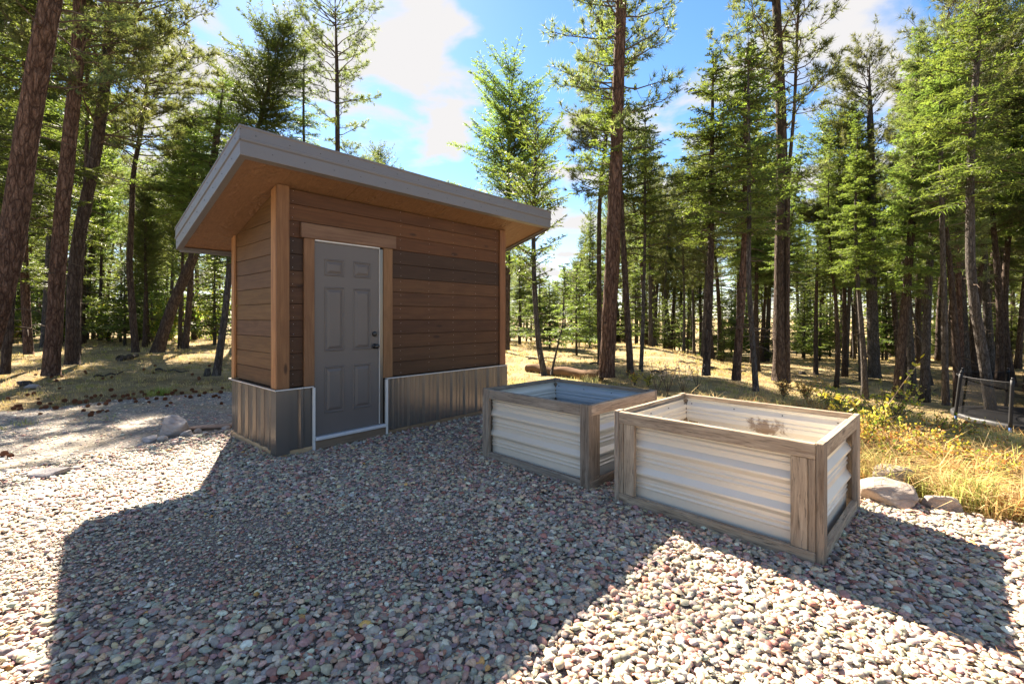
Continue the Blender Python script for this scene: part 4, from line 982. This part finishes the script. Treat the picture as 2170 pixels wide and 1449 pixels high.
# ------------------------------------------------------------------ leafy shrubs
def shrub(px, Y, h, w, n, label, cols, name='leafy_shrub', stems=14, leaf=.04, group=None, seed=0, cat='shrub', up=.5):
    b = at(px, Y); g = np.random.default_rng(900 + seed); t = empty(name, b, 0, label=label, cat=cat, group=group)
    a = Acc(); az = g.uniform(0, 6.28, stems); sp = g.uniform(.1, 1, stems) * w / 2; s = np.linspace(0, 1, 6); hh = h * g.uniform(.55, 1, stems)
    P = np.empty((stems, 6, 3)); P[..., 0] = np.cos(az)[:, None] * sp[:, None] * s ** 1.3; P[..., 1] = np.sin(az)[:, None] * sp[:, None] * s ** 1.3; P[..., 2] = hh[:, None] * (s - .25 * s ** 3 * (1 - up))
    P += g.normal(0, .02, P.shape) * s[None, :, None]; P[:, 0, 2] = -.03
    wood_tubes(a, P, np.full(stems, .006 + .004 * h), .002, 4)
    # side shoots
    k = stems * 5; bi = g.integers(0, stems, k); j = g.integers(1, 5, k); B = P[bi, j]; D = norm(g.normal(size=(k, 3)) + np.array([0, 0, .5])); ln = g.uniform(.08, .25, k) * h
    tw = B[:, None] + D[:, None] * (ln[:, None] * np.linspace(0, 1, 3))[:, :, None]; wood_tubes(a, tw, np.full(k, .003), .0015, 3)
    link('stems', a.mesh('stems'), [M['twig'], M['twig']], t)
    a = Acc(); q = g.integers(0, k, n); f = g.uniform(.2, 1.05, (n, 1)); Pn = B[q] + D[q] * ln[q][:, None] * f + g.normal(0, .012, (n, 3))
    main = g.random(n) < .35; bi2 = g.integers(0, stems, n); jj2 = g.integers(2, 6, n); Pn[main] = (P[bi2, jj2] + g.normal(0, .02, (n, 3)))[main]
    d = norm(g.normal(size=(n, 3)) + np.array([0, 0, .2])); sd_ = norm(np.cross(d, g.normal(size=(n, 3)))); L_ = leaf * g.uniform(.6, 1.3, (n, 1))
    V = np.stack([Pn, Pn + d * L_ * .5 + sd_ * L_ * .33, Pn + d * L_, Pn + d * L_ * .5 - sd_ * L_ * .33], 1).reshape(-1, 3)
    i0 = np.arange(n) * 4; T = np.concatenate([np.stack([i0, i0 + 1, i0 + 2], 1), np.stack([i0, i0 + 2, i0 + 3], 1)])
    c = np.array(cols)[g.integers(0, len(cols), n)] * g.uniform(.7, 1.25, (n, 1)); a.add(V, T, np.repeat(c, 4, 0)); link('foliage', a.mesh('foliage'), M['leafcol'], t)
    return t
GR = [(.16, .26, .03), (.24, .34, .05), (.12, .2, .03)]; YE = [(.6, .48, .04), (.48, .44, .06), (.30, .34, .05), (.62, .5, .10)]; OR = [(.55, .24, .05), (.6, .34, .07), (.45, .17, .05), (.55, .42, .14)]
for i, (px, Y, h, w) in enumerate([(350, 21, 2.6, 3), (455, 22, 3.4, 3), (230, 23, 2.4, 3), (130, 21, 2.0, 2.6), (20, 22, 2.2, 3), (300, 26, 3.2, 3.5), (410, 25, 2.8, 3), (1240, 25, 2.4, 2.2)]):
    shrub(px, Y, h, w, 2600, ['bright backlit green shrub behind the right-leaning tree', 'tall yellow-green shrub showing just left of the shed wall', 'green shrub in the gap beside the crooked pine', 'low green shrub between the big pines at left', 'green shrub at the far left edge', 'deeper green shrub behind the crooked pine', 'green shrub behind the dark upright fir', 'yellow-green shrub behind the tallest pine'][i], GR + YE[1:3], leaf=.11, seed=i, stems=22)
shrub(1660, 8.3, .42, .5, 500, 'orange-leaved low shrub at the foot of the thick straight pine', OR, 'small_bush', 16, .03, seed=20)
shrub(1708, 8.1, .48, .55, 560, 'rusty orange shrub right of the thick straight pine', OR + YE[:1], 'small_bush', 16, .03, seed=21)
shrub(1345, 9.6, .32, .35, 260, 'small yellow-orange plant at the foot of the dark pine trunk', YE + OR[:1], 'small_bush', 12, .03, seed=22)
shrub(1374, 9.4, .28, .3, 240, 'small yellow plant beside the thin grey-stemmed fir', YE, 'small_bush', 12, .03, seed=23)
BR = [(1800, 5.6, .62, .9, 'yellow-green wild rose behind the right end of the nearer planter'), (1850, 5.0, .66, .9, 'leafy wild rose bush beside the back corner of the nearer planter'), (1880, 5.6, .9, 1.0, 'tall arching wild rose bush with yellow leaves'),
      (1930, 4.7, .5, .8, 'orange and green low bramble right of the planter'), (1990, 5.2, .5, .9, 'rusty bramble in front of the bent-foot trunk'), (2060, 5.0, .36, .8, 'yellow-tipped bramble in front of the trampoline'), (2140, 4.6, .36, .8, 'orange bramble at the right edge below the trampoline'), (1770, 6.6, .5, .8, 'thin rose bush behind the nearer planter, left of the arching one'), (2120, 5.6, .3, .8, 'sparse straw-and-yellow bramble under the trampoline rim')]
BR += [(1905, 4.15, .34, .7, 'low rusty bramble just above the boulders'), (1990, 4.3, .36, .8, 'orange-tinged low bramble above the lone pale rock'), (2075, 4.1, .36, .8, 'yellowing bramble in the straw near the right edge'), (2150, 3.8, .34, .7, 'reddish low bramble at the right edge in the straw'), (1835, 4.7, .5, .7, 'green-gold bramble pressed against the far corner of the nearer planter')]
for i, (px, Y, h, w, lab) in enumerate(BR):
    shrub(px, Y, h * .9, w, 850, lab, (YE + GR[1:2]) if i in (0, 1, 2, 7) else (OR + YE + GR[:1]), 'wild_rose', 20, .032, seed=40 + i, cat='bush', up=.2)
def arch(pts, Y, label, seed):
    g = np.random.default_rng(seed); P = np.array([[(x - CX) / F * Y, Y + .05 * k, EYE + (HY - y) / F * Y] for k, (x, y) in enumerate(pts)]); P[0, 2] = float(hgt(P[0, 0], P[0, 1])) - .03
    t = empty('arching_cane', P[0], 0, label=label, cat='plant'); Q = P - P[0]
    s = np.linspace(0, len(Q) - 1, 18); Q = np.stack([np.interp(s, np.arange(len(Q)), Q[:, i]) for i in range(3)], 1)
    Vt, Tt = tube(Q, np.linspace(.008, .003, 18), 6); link('stem', npmesh('stem', Vt, Tt, smooth=True), M['basewood'], t, (.35, .24, .12))
    for k in range(34):
        i = g.integers(6, 18); d = norm(g.normal(size=3) + np.array([0, 0, .1])); sd_ = norm(np.cross(d, g.normal(size=3))); L_ = g.uniform(.04, .075); b = Q[i] + g.normal(0, .03, 3)
        V = np.array([b, b + d * L_ * .35 + sd_ * L_ * .26, b + d * L_ * .75 + sd_ * L_ * .2, b + d * L_, b + d * L_ * .75 - sd_ * L_ * .2, b + d * L_ * .35 - sd_ * L_ * .26])
        me = npmesh('leaf', V, [(0, 1, 5), (1, 2, 5), (2, 4, 5), (2, 3, 4)], np.array(random.choice(YE)) * np.ones((6, 3))); link('leaf', me, M['leafcol'], t)
arch([(1845, 960), (1862, 905), (1900, 860), (1940, 815), (1985, 770)], 4.9, 'single long cane arching up with yellow leaves above the rose bushes', 3)
arch([(1850, 960), (1835, 880), (1810, 850), (1760, 838)], 5.1, 'thin cane arching left over the nearer planter with few leaves', 4)
# pale dead flower stalks
for i, (px, Y) in enumerate([(1392, 8.6), (1415, 8.4), (1447, 8.5), (1478, 9.0)]):
    b = at(px, Y); g = np.random.default_rng(60 + i); t = empty('dead_weed', b, 0, label=['pale dead weed stalks behind the farther planter, leftmost clump', 'pale dead weed clump second from the left behind the planters', 'pale dead weed stalks leaning right behind the planters', 'pale dead weed stalk nearest the flared brown trunk'][i], cat='weed')
    a = Acc(); n = 7; P = np.zeros((n, 5, 3)); s = np.linspace(0, 1, 5); az = g.uniform(0, 6.28, n); P[..., 0] = (np.cos(az) * .16)[:, None] * s; P[..., 1] = (np.sin(az) * .16)[:, None] * s; P[..., 2] = g.uniform(.35, .6, n)[:, None] * s
    wood_tubes(a, P, np.full(n, .005), .003, 4); Q = np.repeat(P[:, 3:, :].reshape(-1, 3), 6, 0) + g.normal(0, .035, (n * 12, 3)); 
    link('stems', a.mesh('stems'), [M['twig'], M['twig']], t)
    a = Acc(); m_ = len(Q); d = norm(g.normal(size=(m_, 3))); s2 = norm(np.cross(d, g.normal(size=(m_, 3)))) * .011; V = np.stack([Q, Q + d * .02 + s2, Q + d * .035, Q + d * .02 - s2], 1).reshape(-1, 3); i0 = np.arange(m_) * 4
    a.add(V, np.concatenate([np.stack([i0, i0 + 1, i0 + 2], 1), np.stack([i0, i0 + 2, i0 + 3], 1)]), np.array([.62, .5, .38])); link('seed_heads', a.mesh('seed_heads'), M['leafcol'], t)

# ------------------------------------------------------------------ grass
def grass(name, n, region, keep, h, w, pal, label, seed, cl=.0, lean=.5, seg=1):
    g = np.random.default_rng(seed); x0, x1, y0, y1 = region; m = n * 4
    if cl:
        nc = int(n / cl); cxy = np.stack([g.uniform(x0, x1, nc), g.uniform(y0, y1, nc)], 1); ci = g.integers(0, nc, m); xy = cxy[ci] + g.normal(0, .045, (m, 2)); hh = (g.uniform(.5, 1.25, nc))[ci]; ct = g.integers(0, len(pal), nc)[ci]
    else: xy = np.stack([g.uniform(x0, x1, m), g.uniform(y0, y1, m)], 1); hh = np.ones(m); ct = g.integers(0, len(pal), m)
    k = keep(xy[:, 0], xy[:, 1]); xy = xy[k][:n]; hh = hh[k][:n]; ct = ct[k][:n]; N = len(xy)
    B = np.stack([xy[:, 0], xy[:, 1], hgt(xy[:, 0], xy[:, 1]) - .025], 1); az = g.uniform(0, 6.28, N); Ld = np.stack([np.cos(az), np.sin(az), np.zeros(N)], 1); L_ = (h * hh * g.uniform(.5, 1.3, N))[:, None]
    ln = np.abs(g.normal(lean, .35, (N, 1))); s = norm(np.stack([np.cos(az + 1.57 + g.normal(0, .8, N)), np.sin(az + 1.57), np.zeros(N)], 1)) * w / 2
    mid_ = B + (np.array([0, 0, 1.]) + Ld * ln * .35) * L_ * .55; tip = B + (np.array([0, 0, 1.]) * (1 - .3 * np.minimum(ln, 1.5)) + Ld * ln) * L_
    c = np.array(pal)[ct] * g.uniform(.75, 1.25, (N, 1))
    if seg == 1: V = np.stack([B - s, B + s, tip], 1).reshape(-1, 3); T = np.arange(N * 3).reshape(-1, 3); c = np.repeat(c, 3, 0)
    else:
        V = np.stack([B - s, B + s, mid_ + s * .7, mid_ - s * .7, tip], 1).reshape(-1, 3); i0 = np.arange(N) * 5
        T = np.concatenate([np.stack([i0, i0 + 1, i0 + 2], 1), np.stack([i0, i0 + 2, i0 + 3], 1), np.stack([i0 + 3, i0 + 2, i0 + 4], 1)]); c = np.repeat(c, 5, 0)
    return tag(link(name, npmesh(name, V, T, c), M['blade']), label, 'grass', kind='stuff')
STRAW = [(.58, .43, .20), (.64, .48, .25), (.50, .34, .14), (.46, .38, .14), (.34, .22, .10), (.42, .44, .13), (.52, .27, .09)]
DRY = [(.56, .43, .19), (.52, .40, .16), (.40, .36, .11), (.44, .31, .14), (.60, .47, .24)]
offroad = lambda x, y: ~inpoly(x, y, DRIVE) & ~inpoly(x, y, PAD) & clear(x, y) & view(x, y, 1)
grass('dry_grass', 60000, (-16, 18, 5, 15), lambda x, y: offroad(x, y) & (wav(x, y, 1.1) + rng.normal(0, .5, x.shape) > -.25), .085, .012, DRY, 'short dry golden grass over the forest floor near the pad', 70, 7)
grass('dry_grass', 50000, (-32, 40, 14, 38), lambda x, y: view(x, y, 2) & (wav(x, y, .6) + rng.normal(0, .5, x.shape) > -.3), .13, .028, DRY, 'short dry golden grass deeper between the trees', 71, 6)
grass('straw_grass', 30000, (2.2, 8.5, 2.0, 7.2), lambda x, y: offroad(x, y) & (x > 2.7) & (rng.random(x.shape) < 1.35 - y * .13), .32, .009, STRAW, 'tangled tall straw-coloured grass on the bank right of the planters', 72, 14, .9, 2)
grass('straw_litter', 9000, (2.6, 7.5, 2.2, 6.0), lambda x, y: offroad(x, y) & (x > 2.6), .12, .007, STRAW[:2] + [(.45, .25, .12)], 'flattened reddish straw along the edge of the gravel', 73, 0, 2.6)
grass('green_grass', 1800, (-10, -4.6, 3.5, 7.3), lambda x, y: inpoly(x, y, ISLE), .09, .010, [(.30, .34, .08), (.42, .40, .12)], 'strip of yellow-green grass along the middle of the driveway', 74, 8)
grass('green_grass', 900, (-5, -3.4, 3.8, 5.3), lambda x, y: (np.abs((x + 4.15) * .72 - (y - 4.55) * .69) < .13), .055, .008, [(.28, .36, .10), (.36, .38, .12)], 'fine green grass along the stones at the pad edge', 75, 9)
grass('green_tuft', 260, (-6.9, -6.2, 8.1, 8.5), lambda x, y: x > -99, .17, .010, [(.22, .30, .05), (.35, .38, .1)], 'single green tuft at the far edge of the driveway', 76, 60, .7)
grass('weeds', 200, (-.6, .0, 5.0, 5.5), lambda x, y: x > -99, .05, .010, [(.12, .2, .05), (.2, .26, .08)], 'few green weeds in the gravel between shed and planter', 77, 20, .8)
grass('straw_grass', 1500, (-.9, 1.9, 8.3, 9.8), lambda x, y: x > -99, .22, .012, [(.5, .44, .2), (.38, .4, .14)], 'tall pale grass growing along the fallen log', 78, 16, .6, 2)
# needles fallen on the gravel
g = np.random.default_rng(80); n = 4200; x = g.uniform(-3.5, 4.2, n); y = g.uniform(1.5, 4.8, n); k = inpad(x, y) & clear(x, y); x = x[k]; y = y[k]; n = len(x); a = g.uniform(0, 6.28, n); L_ = g.uniform(.025, .075, n)
p0 = np.stack([x, y, hgt(x, y) + .044 + g.uniform(0, .006, n)], 1); dd = np.stack([np.cos(a), np.sin(a), g.normal(0, .12, n)], 1) * L_[:, None]; ss = np.stack([-np.sin(a), np.cos(a), np.zeros(n)], 1) * .0012
V = np.stack([p0 - ss, p0 + ss, p0 + dd], 1).reshape(-1, 3)
tag(link('fallen_needles', npmesh('fallen_needles', V, np.arange(n * 3).reshape(-1, 3), np.tile(np.array([.42, .26, .12]), (n * 3, 1))), M['blade']), 'dry pine needles fallen on the gravel', 'needles', kind='stuff')

# ------------------------------------------------------------------ stones and boulders
def rock(px, py, a, b, c, yaw, label, col=(.34, .31, .29), seed=0, tilt=0, sink=.3, name='rock', group=None, cuts=9):
    p = ray(px, py); bm = bmesh.new(); bmesh.ops.create_icosphere(bm, subdivisions=4, radius=1)
    r_ = random.Random(seed); pl = []
    for _ in range(cuts):
        n_ = Vector((r_.gauss(0, 1), r_.gauss(0, 1), r_.gauss(0, .7))).normalized(); pl.append((n_, r_.uniform(.5, .8)))
    for v in bm.verts:
        for n_, d in pl:
            s = v.co.dot(n_) - d
            if s > 0: v.co -= n_ * s * 1.0
        q = noise.fractal(v.co * 1.7 + Vector((seed * 3.1, 0, 0)), .9, 2.1, 4); v.co *= 1 + .07 * q
        v.co += Vector((0, 0, .03 * noise.noise(Vector((v.co.x * 2, v.co.y * 2, v.co.z * 14 + seed)))))
        v.co.x *= a; v.co.y *= b; v.co.z *= c
    me = bpy.data.meshes.new(name); bm.to_mesh(me); bm.free(); o = link(name, me, M['rock'], None, col, True)
    o.location = (p.x, p.y, p.z + c * (1 - 2 * sink) * .8); o.rotation_euler = (tilt, tilt * .6, yaw)
    return tag(o, label, 'rock', group)
rock(1893, 1035, .22, .17, .14, .3, 'upper grey boulder behind the right corner of the nearer planter', (.28, .25, .23), 1, .1, .22)
rock(1880, 1068, .24, .2, .12, -.2, 'broad pale boulder at the foot of the nearer planter', (.34, .29, .25), 2, .05, .25)
rock(1998, 1086, .12, .08, .085, -.5, 'small pale rock lying alone right of the broad boulder', (.34, .29, .26), 3, 0, .25)
rock(1965, 1040, .13, .09, .05, .4, 'low rock half hidden in the straw behind the boulders', (.33, .29, .26), 4)
rock(2070, 1060, .1, .08, .04, .4, 'small rock half buried in the straw bank', (.33, .29, .26), 14)
rock(1960, 955, .12, .1, .09, .4, 'dark grey rock among the brambles', (.12, .12, .13), 15)
rock(372, 922, .20, .14, .15, .7, 'angular grey slab standing among the stones left of the shed', (.42, .39, .37), 5, .35, .05)
rock(398, 925, .085, .07, .055, .2, 'pale rounded stone in front of the angular slab', (.52, .49, .46), 6)
rock(322, 938, .10, .07, .055, .4, 'grey wedge stone at the pad edge left of the angular slab', (.44, .41, .40), 7, .2)
rock(458, 910, .34, .08, .05, .55, 'long flat brown stone beside the shed', (.36, .26, .2), 8, 0, .2)
rock(415, 928, .07, .05, .03, .3, 'small pale stone wedged between the slab and the long flat stone', (.46, .43, .4), 16)
rock(262, 962, .36, .045, .022, .42, 'thin long pale stone lying along the pad edge', (.48, .42, .35), 9, 0, .1)
rock(115, 1008, .20, .14, .045, .1, 'large flat grey stone at the left pad edge', (.32, .30, .30), 10, 0, .15)
rock(22, 1005, .13, .09, .03, .1, 'flat grey stone at the far left pad edge', (.3, .29, .29), 11)
rock(131, 1024, .05, .035, .022, .8, 'small brown stone in front of the large flat stone', (.22, .14, .09), 12)
rock(190, 965, .09, .04, .012, .2, 'thin reddish slab lying on the driveway', (.22, .12, .08), 13)
rock(70, 822, .16, .1, .06, .2, 'pale rock at the foot of the big flared pine', (.36, .33, .32), 17)
rock(50, 815, .13, .1, .07, .9, 'dark rock beside the big flared pine', (.08, .075, .075), 18)
for i, (px, py, a, c_) in enumerate([(345, 936, .06, .045), (352, 928, .05, .04), (420, 917, .055, .035), (436, 922, .045, .03), (300, 949, .045, .03), (478, 912, .06, .035), (385, 936, .04, .03), (210, 985, .06, .03), (160, 1000, .05, .03), (60, 1012, .06, .03)]):
    rock(px, py, a, a * .75, c_, i * .8, ['pale stone tucked beside the wedge stone', 'small stone behind the wedge stone', 'pale stone behind the long flat stone', 'small stone before the long flat stone', 'small stone at the near end of the wedge stone', 'pale stone touching the shed corner', 'little stone in front of the pale rounded one', 'half-sunk stone beyond the thin long stone', 'small stone right of the large flat stone', 'small stone left of the large flat stone'][i], (.46, .43, .40), 50 + i, .15, .15)
for i, (px, py) in enumerate([(1010, 1040), (1200, 1290), (300, 1300), (640, 1340), (1560, 1330), (1440, 1382), (745, 1060), (880, 1240), (1900, 1190), (1700, 1420)]):
    cols = [(.34, .2, .18), (.22, .25, .26), (.40, .37, .34), (.38, .22, .08), (.55, .52, .50), (.5, .46, .44), (.5, .49, .47), (.26, .28, .24), (.28, .13, .1), (.42, .38, .34)][i]
    lab = ['dusky red pebble', 'blue-grey pebble', 'pale flat pebble', 'orange pebble', 'long pale pebble', 'broad cream pebble', 'white pebble', 'green-grey pebble', 'dark red pebble', 'tan pebble'][i]
    where = ['left of the farther planter', 'near the middle of the shade', 'in the shade at lower left', 'in the shade near the bottom edge', 'in the sunlit wedge', 'in the sunlit wedge near the bottom', 'on the gravel below the shed door', 'halfway between door and camera', 'in the shade right of the nearer planter', 'in the sun below the nearer planter'][i]
    o = rock(px, py, .030, .021, .011, i * .9, 'larger ' + lab + ' ' + where, cols, 30 + i, .1, .0, 'pebble', None, 5); o.location.z += .026; o['category'] = 'pebble'

# ------------------------------------------------------------------ fallen log, stumps, pine cones
def log(p0, p1, r0, r1, label, mat, name='fallen_log', seed=0):
    p0 = Vector(p0); p1 = Vector(p1); n = 30; V = []; m = 16; d = (p1 - p0)
    P = [p0 + d * (i / (n - 1)) for i in range(n)]; rr = np.linspace(r0, r1, n); u = d.normalized(); s = u.cross(Vector((0, 0, 1))).normalized(); w = s.cross(u)
    for i in range(n):
        for k in range(m):
            a = k / m * 2 * math.pi; q = 1 + .16 * noise.noise(Vector((math.cos(a) * 1.5 + seed, math.sin(a) * 1.5, i * .25)))
            V.append(P[i] - p0 + (s * math.cos(a) + w * math.sin(a)) * rr[i] * q + Vector((0, 0, .02 * math.sin(i * .5))))
    V = [tuple(v) for v in V]; idx = np.arange(n * m).reshape(n, m); a_ = idx[:-1]; b_ = np.roll(a_, -1, 1); c_ = idx[1:]; d_ = np.roll(c_, -1, 1)
    T = list(np.concatenate([np.stack([a_, b_, d_], -1).reshape(-1, 3), np.stack([a_, d_, c_], -1).reshape(-1, 3)]))
    V.append((0, 0, 0)); V.append(tuple(d)); e = n * m
    for k in range(m): T.append((k, (k + 1) % m, e)); T.append(((n - 1) * m + k, (n - 1) * m + (k + 1) % m, e + 1))
    o = link(name, npmesh(name, np.array(V), np.array(T), smooth=True), mat, None, (.3, .17, .09)); o.location = p0
    return tag(o, label, 'log')
LOGM = simple('rotten_log_wood', (.14, .085, .05), .9, .1, 0, 9, .5, .8)
def onground(px, py, dz): p = ray(px, py); return (p.x, p.y, p.z + dz)
log(onground(1118, 786, .07), onground(1275, 806, .09), .10, .12, 'rotting orange-brown log lying behind the farther planter', LOGM, seed=1)
log(onground(1500, 782, .03), onground(1580, 790, .03), .04, .03, 'thin fallen branch among the trunks behind the planters', M['bark_grey'], 'fallen_branch', 2)
log(onground(1885, 868, .03), onground(1960, 880, .03), .04, .03, 'bleached fallen branch left of the trampoline', M['bark_grey'], 'fallen_branch', 3)
log(onground(252, 764, .05), onground(290, 758, .05), .08, .06, 'dark rotten log at the foot of the crooked pine', M['bark_grey'], seed=4)
for i, (pa, pb) in enumerate([((1120, 762), (1190, 758)), ((1380, 790), (1440, 783)), ((1640, 778), (1730, 784)), ((1440, 768), (1490, 773)), ((1780, 815), (1850, 806)), ((200, 800), (260, 792)), ((330, 785), (400, 790)), ((1250, 772), (1340, 768)), ((1930, 835), (1990, 826))]):
    log(onground(*pa, .02), onground(*pb, .02), .028, .012, ['thin branch on the golden clearing', 'fallen branch by the pale dead weeds', 'fallen branch between the thick straight pines', 'short branch left of the flared brown trunk', 'branch before the straight grey-barked pine', 'branch right of the big flared pine', 'branch before the right-leaning tree', 'long branch beyond the tallest straight pine', 'branch left of the bent-foot trunk'][i], M['bark_grey'], 'fallen_branch', 20 + i)['category'] = 'branch'
def stump(px, py, r, h, label, seed):
    p = ray(px, py); z = np.array([-.05, .0, h * .5, h * .92, h]); me = trunk_mesh('stump', np.stack([z * 0, z * 0, z], 1), [r * 1.2, r * 1.15, r, r * .95, r * .3], 14, .25, .5, seed)
    o = link('stump', me, M['bark_grey']); o.location = p; tag(o, label, 'stump')
stump(440, 795, .055, .16, 'small dark stump beside the slim grey-barked tree', 3)
stump(1700, 792, .12, .12, 'low weathered stump among the trunks behind the planters', 4)
def cone_mesh():
    a = Acc()
    for k in range(46):
        t = k / 45; az = k * 2.4; r = .028 * math.sin(math.pi * (.12 + .80 * t)) ** .7; z = -.035 + .07 * t; d = np.array([math.cos(az), math.sin(az), .35]); d /= np.linalg.norm(d)
        s = np.array([-math.sin(az), math.cos(az), 0]) * .009; c = np.array([0, 0, z]); tip = c + d * (r + .010)
        V = np.array([c + s * .5, c - s * .5, tip - s - (0, 0, .003), tip + s - (0, 0, .003), tip + np.array([0, 0, .004])]); a.add(V, [(0, 1, 2), (0, 2, 3), (3, 2, 4), (0, 3, 4), (1, 4, 2)])
    return a.mesh('pine_cone')
cm = cone_mesh(); cm.materials.append(M['cone'])
CP = []
g = np.random.default_rng(90)
fixed = [(5, 968), (18, 971), (32, 863), (41, 870), (83, 858), (85, 869), (80, 848), (97, 867), (107, 858), (117, 868), (137, 853), (161, 853), (171, 857), (185, 853), (197, 846), (186, 842), (205, 842), (213, 860), (199, 877), (212, 876), (221, 874), (232, 874), (228, 860), (235, 853), (242, 843), (247, 841), (266, 844), (277, 841), (289, 838), (279, 848), (292, 848), (294, 855), (322, 856), (308, 834), (313, 839), (318, 848), (329, 833), (332, 833), (343, 836), (359, 838), (365, 838), (375, 836), (380, 831), (396, 836), (403, 842), (415, 845), (422, 832), (434, 841), (446, 836), (465, 843), (470, 842), (477, 845), (481, 834), (362, 863), (370, 857), (359, 849), (417, 829), (427, 832), (461, 828), (485, 824)]
for (px, py) in fixed: CP.append(ray(px * .965 + 4, py))
for k in range(38):
    px = g.uniform(-40, 490); py = g.uniform(790, 885) if px < 250 else g.uniform(765, 862); CP.append(ray(px, py))
for i, p in enumerate(CP):
    o = link('pine_cone', cm, None); s = g.uniform(.55, .95); o.scale = (s, s, s); o.location = (p.x, p.y, p.z + .03 * s); o.rotation_euler = (g.uniform(1.1, 2.0), g.uniform(-.5, .5), g.uniform(0, 6.28))
    tag(o, 'brown pine cone lying along the far side of the driveway', 'pine cone', 'pine cones along the driveway')

# ------------------------------------------------------------------ trampoline
def trampoline():
    Y0 = 10.4; c = at(2220, Y0); fz = .40; Rr = 1.55; NH = .98; z0 = float(hgt(c.x - 1.1, c.y - 1.1)) - .10 
    t = empty('trampoline', (c.x, c.y, z0), .25, label='round black trampoline with safety net half cut by the right edge', cat='trampoline')
    steel = simple('galvanised_tube', (.42, .43, .45), .4, .5, .7); foam = simple('black_foam_sleeve', (.012, .012, .014), .6, .3); mat_ = simple('black_jumping_mat', (.014, .014, .016), .7, .2); blue = simple('blue_joint', (.03, .13, .42), .45, .4); pad = simple('black_spring_pad', (.02, .02, .022), .5, .35)
    def ring(name, r, z, rad, m):
        a = np.linspace(0, 2 * np.pi, 61); V, T = tube(np.stack([np.cos(a) * r, np.sin(a) * r, a * 0 + z], 1), rad, 8, False); return link(name, npmesh(name, V, T, smooth=True), m, t)
    ring('frame_ring', Rr, fz, .021, steel)
    a = np.linspace(0, 2 * np.pi, 48, endpoint=False)
    V = np.concatenate([[[0, 0, fz]], np.stack([np.cos(a) * (Rr - .2), np.sin(a) * (Rr - .2), a * 0 + fz + .005], 1)]); T = [(0, i + 1, (i + 1) % 48 + 1) for i in range(48)]; link('jumping_mat', npmesh('jumping_mat', V, T), mat_, t)
    Vp = []; Tp = []
    for k, (r, z) in enumerate([(Rr - .24, fz + .012), (Rr - .22, fz + .035), (Rr + .01, fz + .04), (Rr + .04, fz + .02), (Rr + .04, fz - .06)]):
        for i in range(48): Vp.append((math.cos(a[i]) * r, math.sin(a[i]) * r, z + .008 * math.sin(i * 1.7)))
    for k in range(4):
        for i in range(48): j = (i + 1) % 48; Tp += [(k * 48 + i, k * 48 + j, (k + 1) * 48 + j), (k * 48 + i, (k + 1) * 48 + j, (k + 1) * 48 + i)]
    link('spring_pad', npmesh('spring_pad', np.array(Vp), Tp, smooth=True), pad, t)
    n = 8
    for k in range(n):
        an = k * 2 * math.pi / n + .13; cx, cy = math.cos(an), math.sin(an)
        P = [(cx * (Rr + .03), cy * (Rr + .03), -.12), (cx * (Rr + .04), cy * (Rr + .04), fz - .12), (cx * (Rr + .03), cy * (Rr + .03), fz)]
        V, T = tube(P, .019, 8); link('leg', npmesh('leg', V, T, smooth=True), steel, t)
        V, T = tube([(cx * (Rr + .04), cy * (Rr + .04), fz - .14), (cx * (Rr + .04), cy * (Rr + .04), fz - .02)], .026, 8); link('leg_joint', npmesh('leg_joint', V, T, smooth=True), blue, t)
        q = 1.05 if k != 4 else 1.05; zz = np.linspace(fz - .02, fz + NH, 9); V, T = tube(np.stack([cx * (Rr + .05 - (zz - fz) * .10), cy * (Rr + .05 - (zz - fz) * .10), zz], 1), .034, 10); link('net_pole', npmesh('net_pole', V, T, smooth=True), foam, t)
        V, T = tube([(cx * (Rr - .055), cy * (Rr - .055), fz + NH), (cx * (Rr - .058), cy * (Rr - .058), fz + NH + .05)], .026, 8); link('pole_cap', npmesh('pole_cap', V, T, smooth=True), foam, t)
    nm = MT('black_safety_net', .8, .1); nm.col((.004, .004, .005)); tr = nm.n('ShaderNodeBsdfTransparent'); ms = nm.n('ShaderNodeMixShader')
    tcn = nm.coord(); ns = nm.noise(tcn, 2.5, 3, .5); nm.L(nm.ramp(ns, [(.3, .42), (.7, .60)]), ms.inputs[0]); nm.L(tr.outputs[0], ms.inputs[1]); nm.L(nm.b.outputs[0], ms.inputs[2]); nm.L(ms.outputs[0], nm.nt.nodes['Material Output'].inputs['Surface'])
    V = []; T = []; A = np.linspace(0, 2 * np.pi, 64, endpoint=False); zz = np.linspace(fz + .03, fz + NH - .03, 8)
    for k, z in enumerate(zz):
        for i in range(64):
            sag = .05 * (abs(math.sin((A[i] - .13) * n / 2))) ; r = Rr - .03 - (z - fz) * .10 - sag * .5; V.append((math.cos(A[i]) * r, math.sin(A[i]) * r, z - (sag if k == 7 else 0)))
    for k in range(7):
        for i in range(64): j = (i + 1) % 64; T += [(k * 64 + i, k * 64 + j, (k + 1) * 64 + j), (k * 64 + i, (k + 1) * 64 + j, (k + 1) * 64 + i)]
    link('safety_net', npmesh('safety_net', np.array(V), T, smooth=True), nm.m, t)
    ring('net_hem', Rr - .07, fz + NH - .06, .008, foam)
trampoline()
print('objects', len(S.objects))
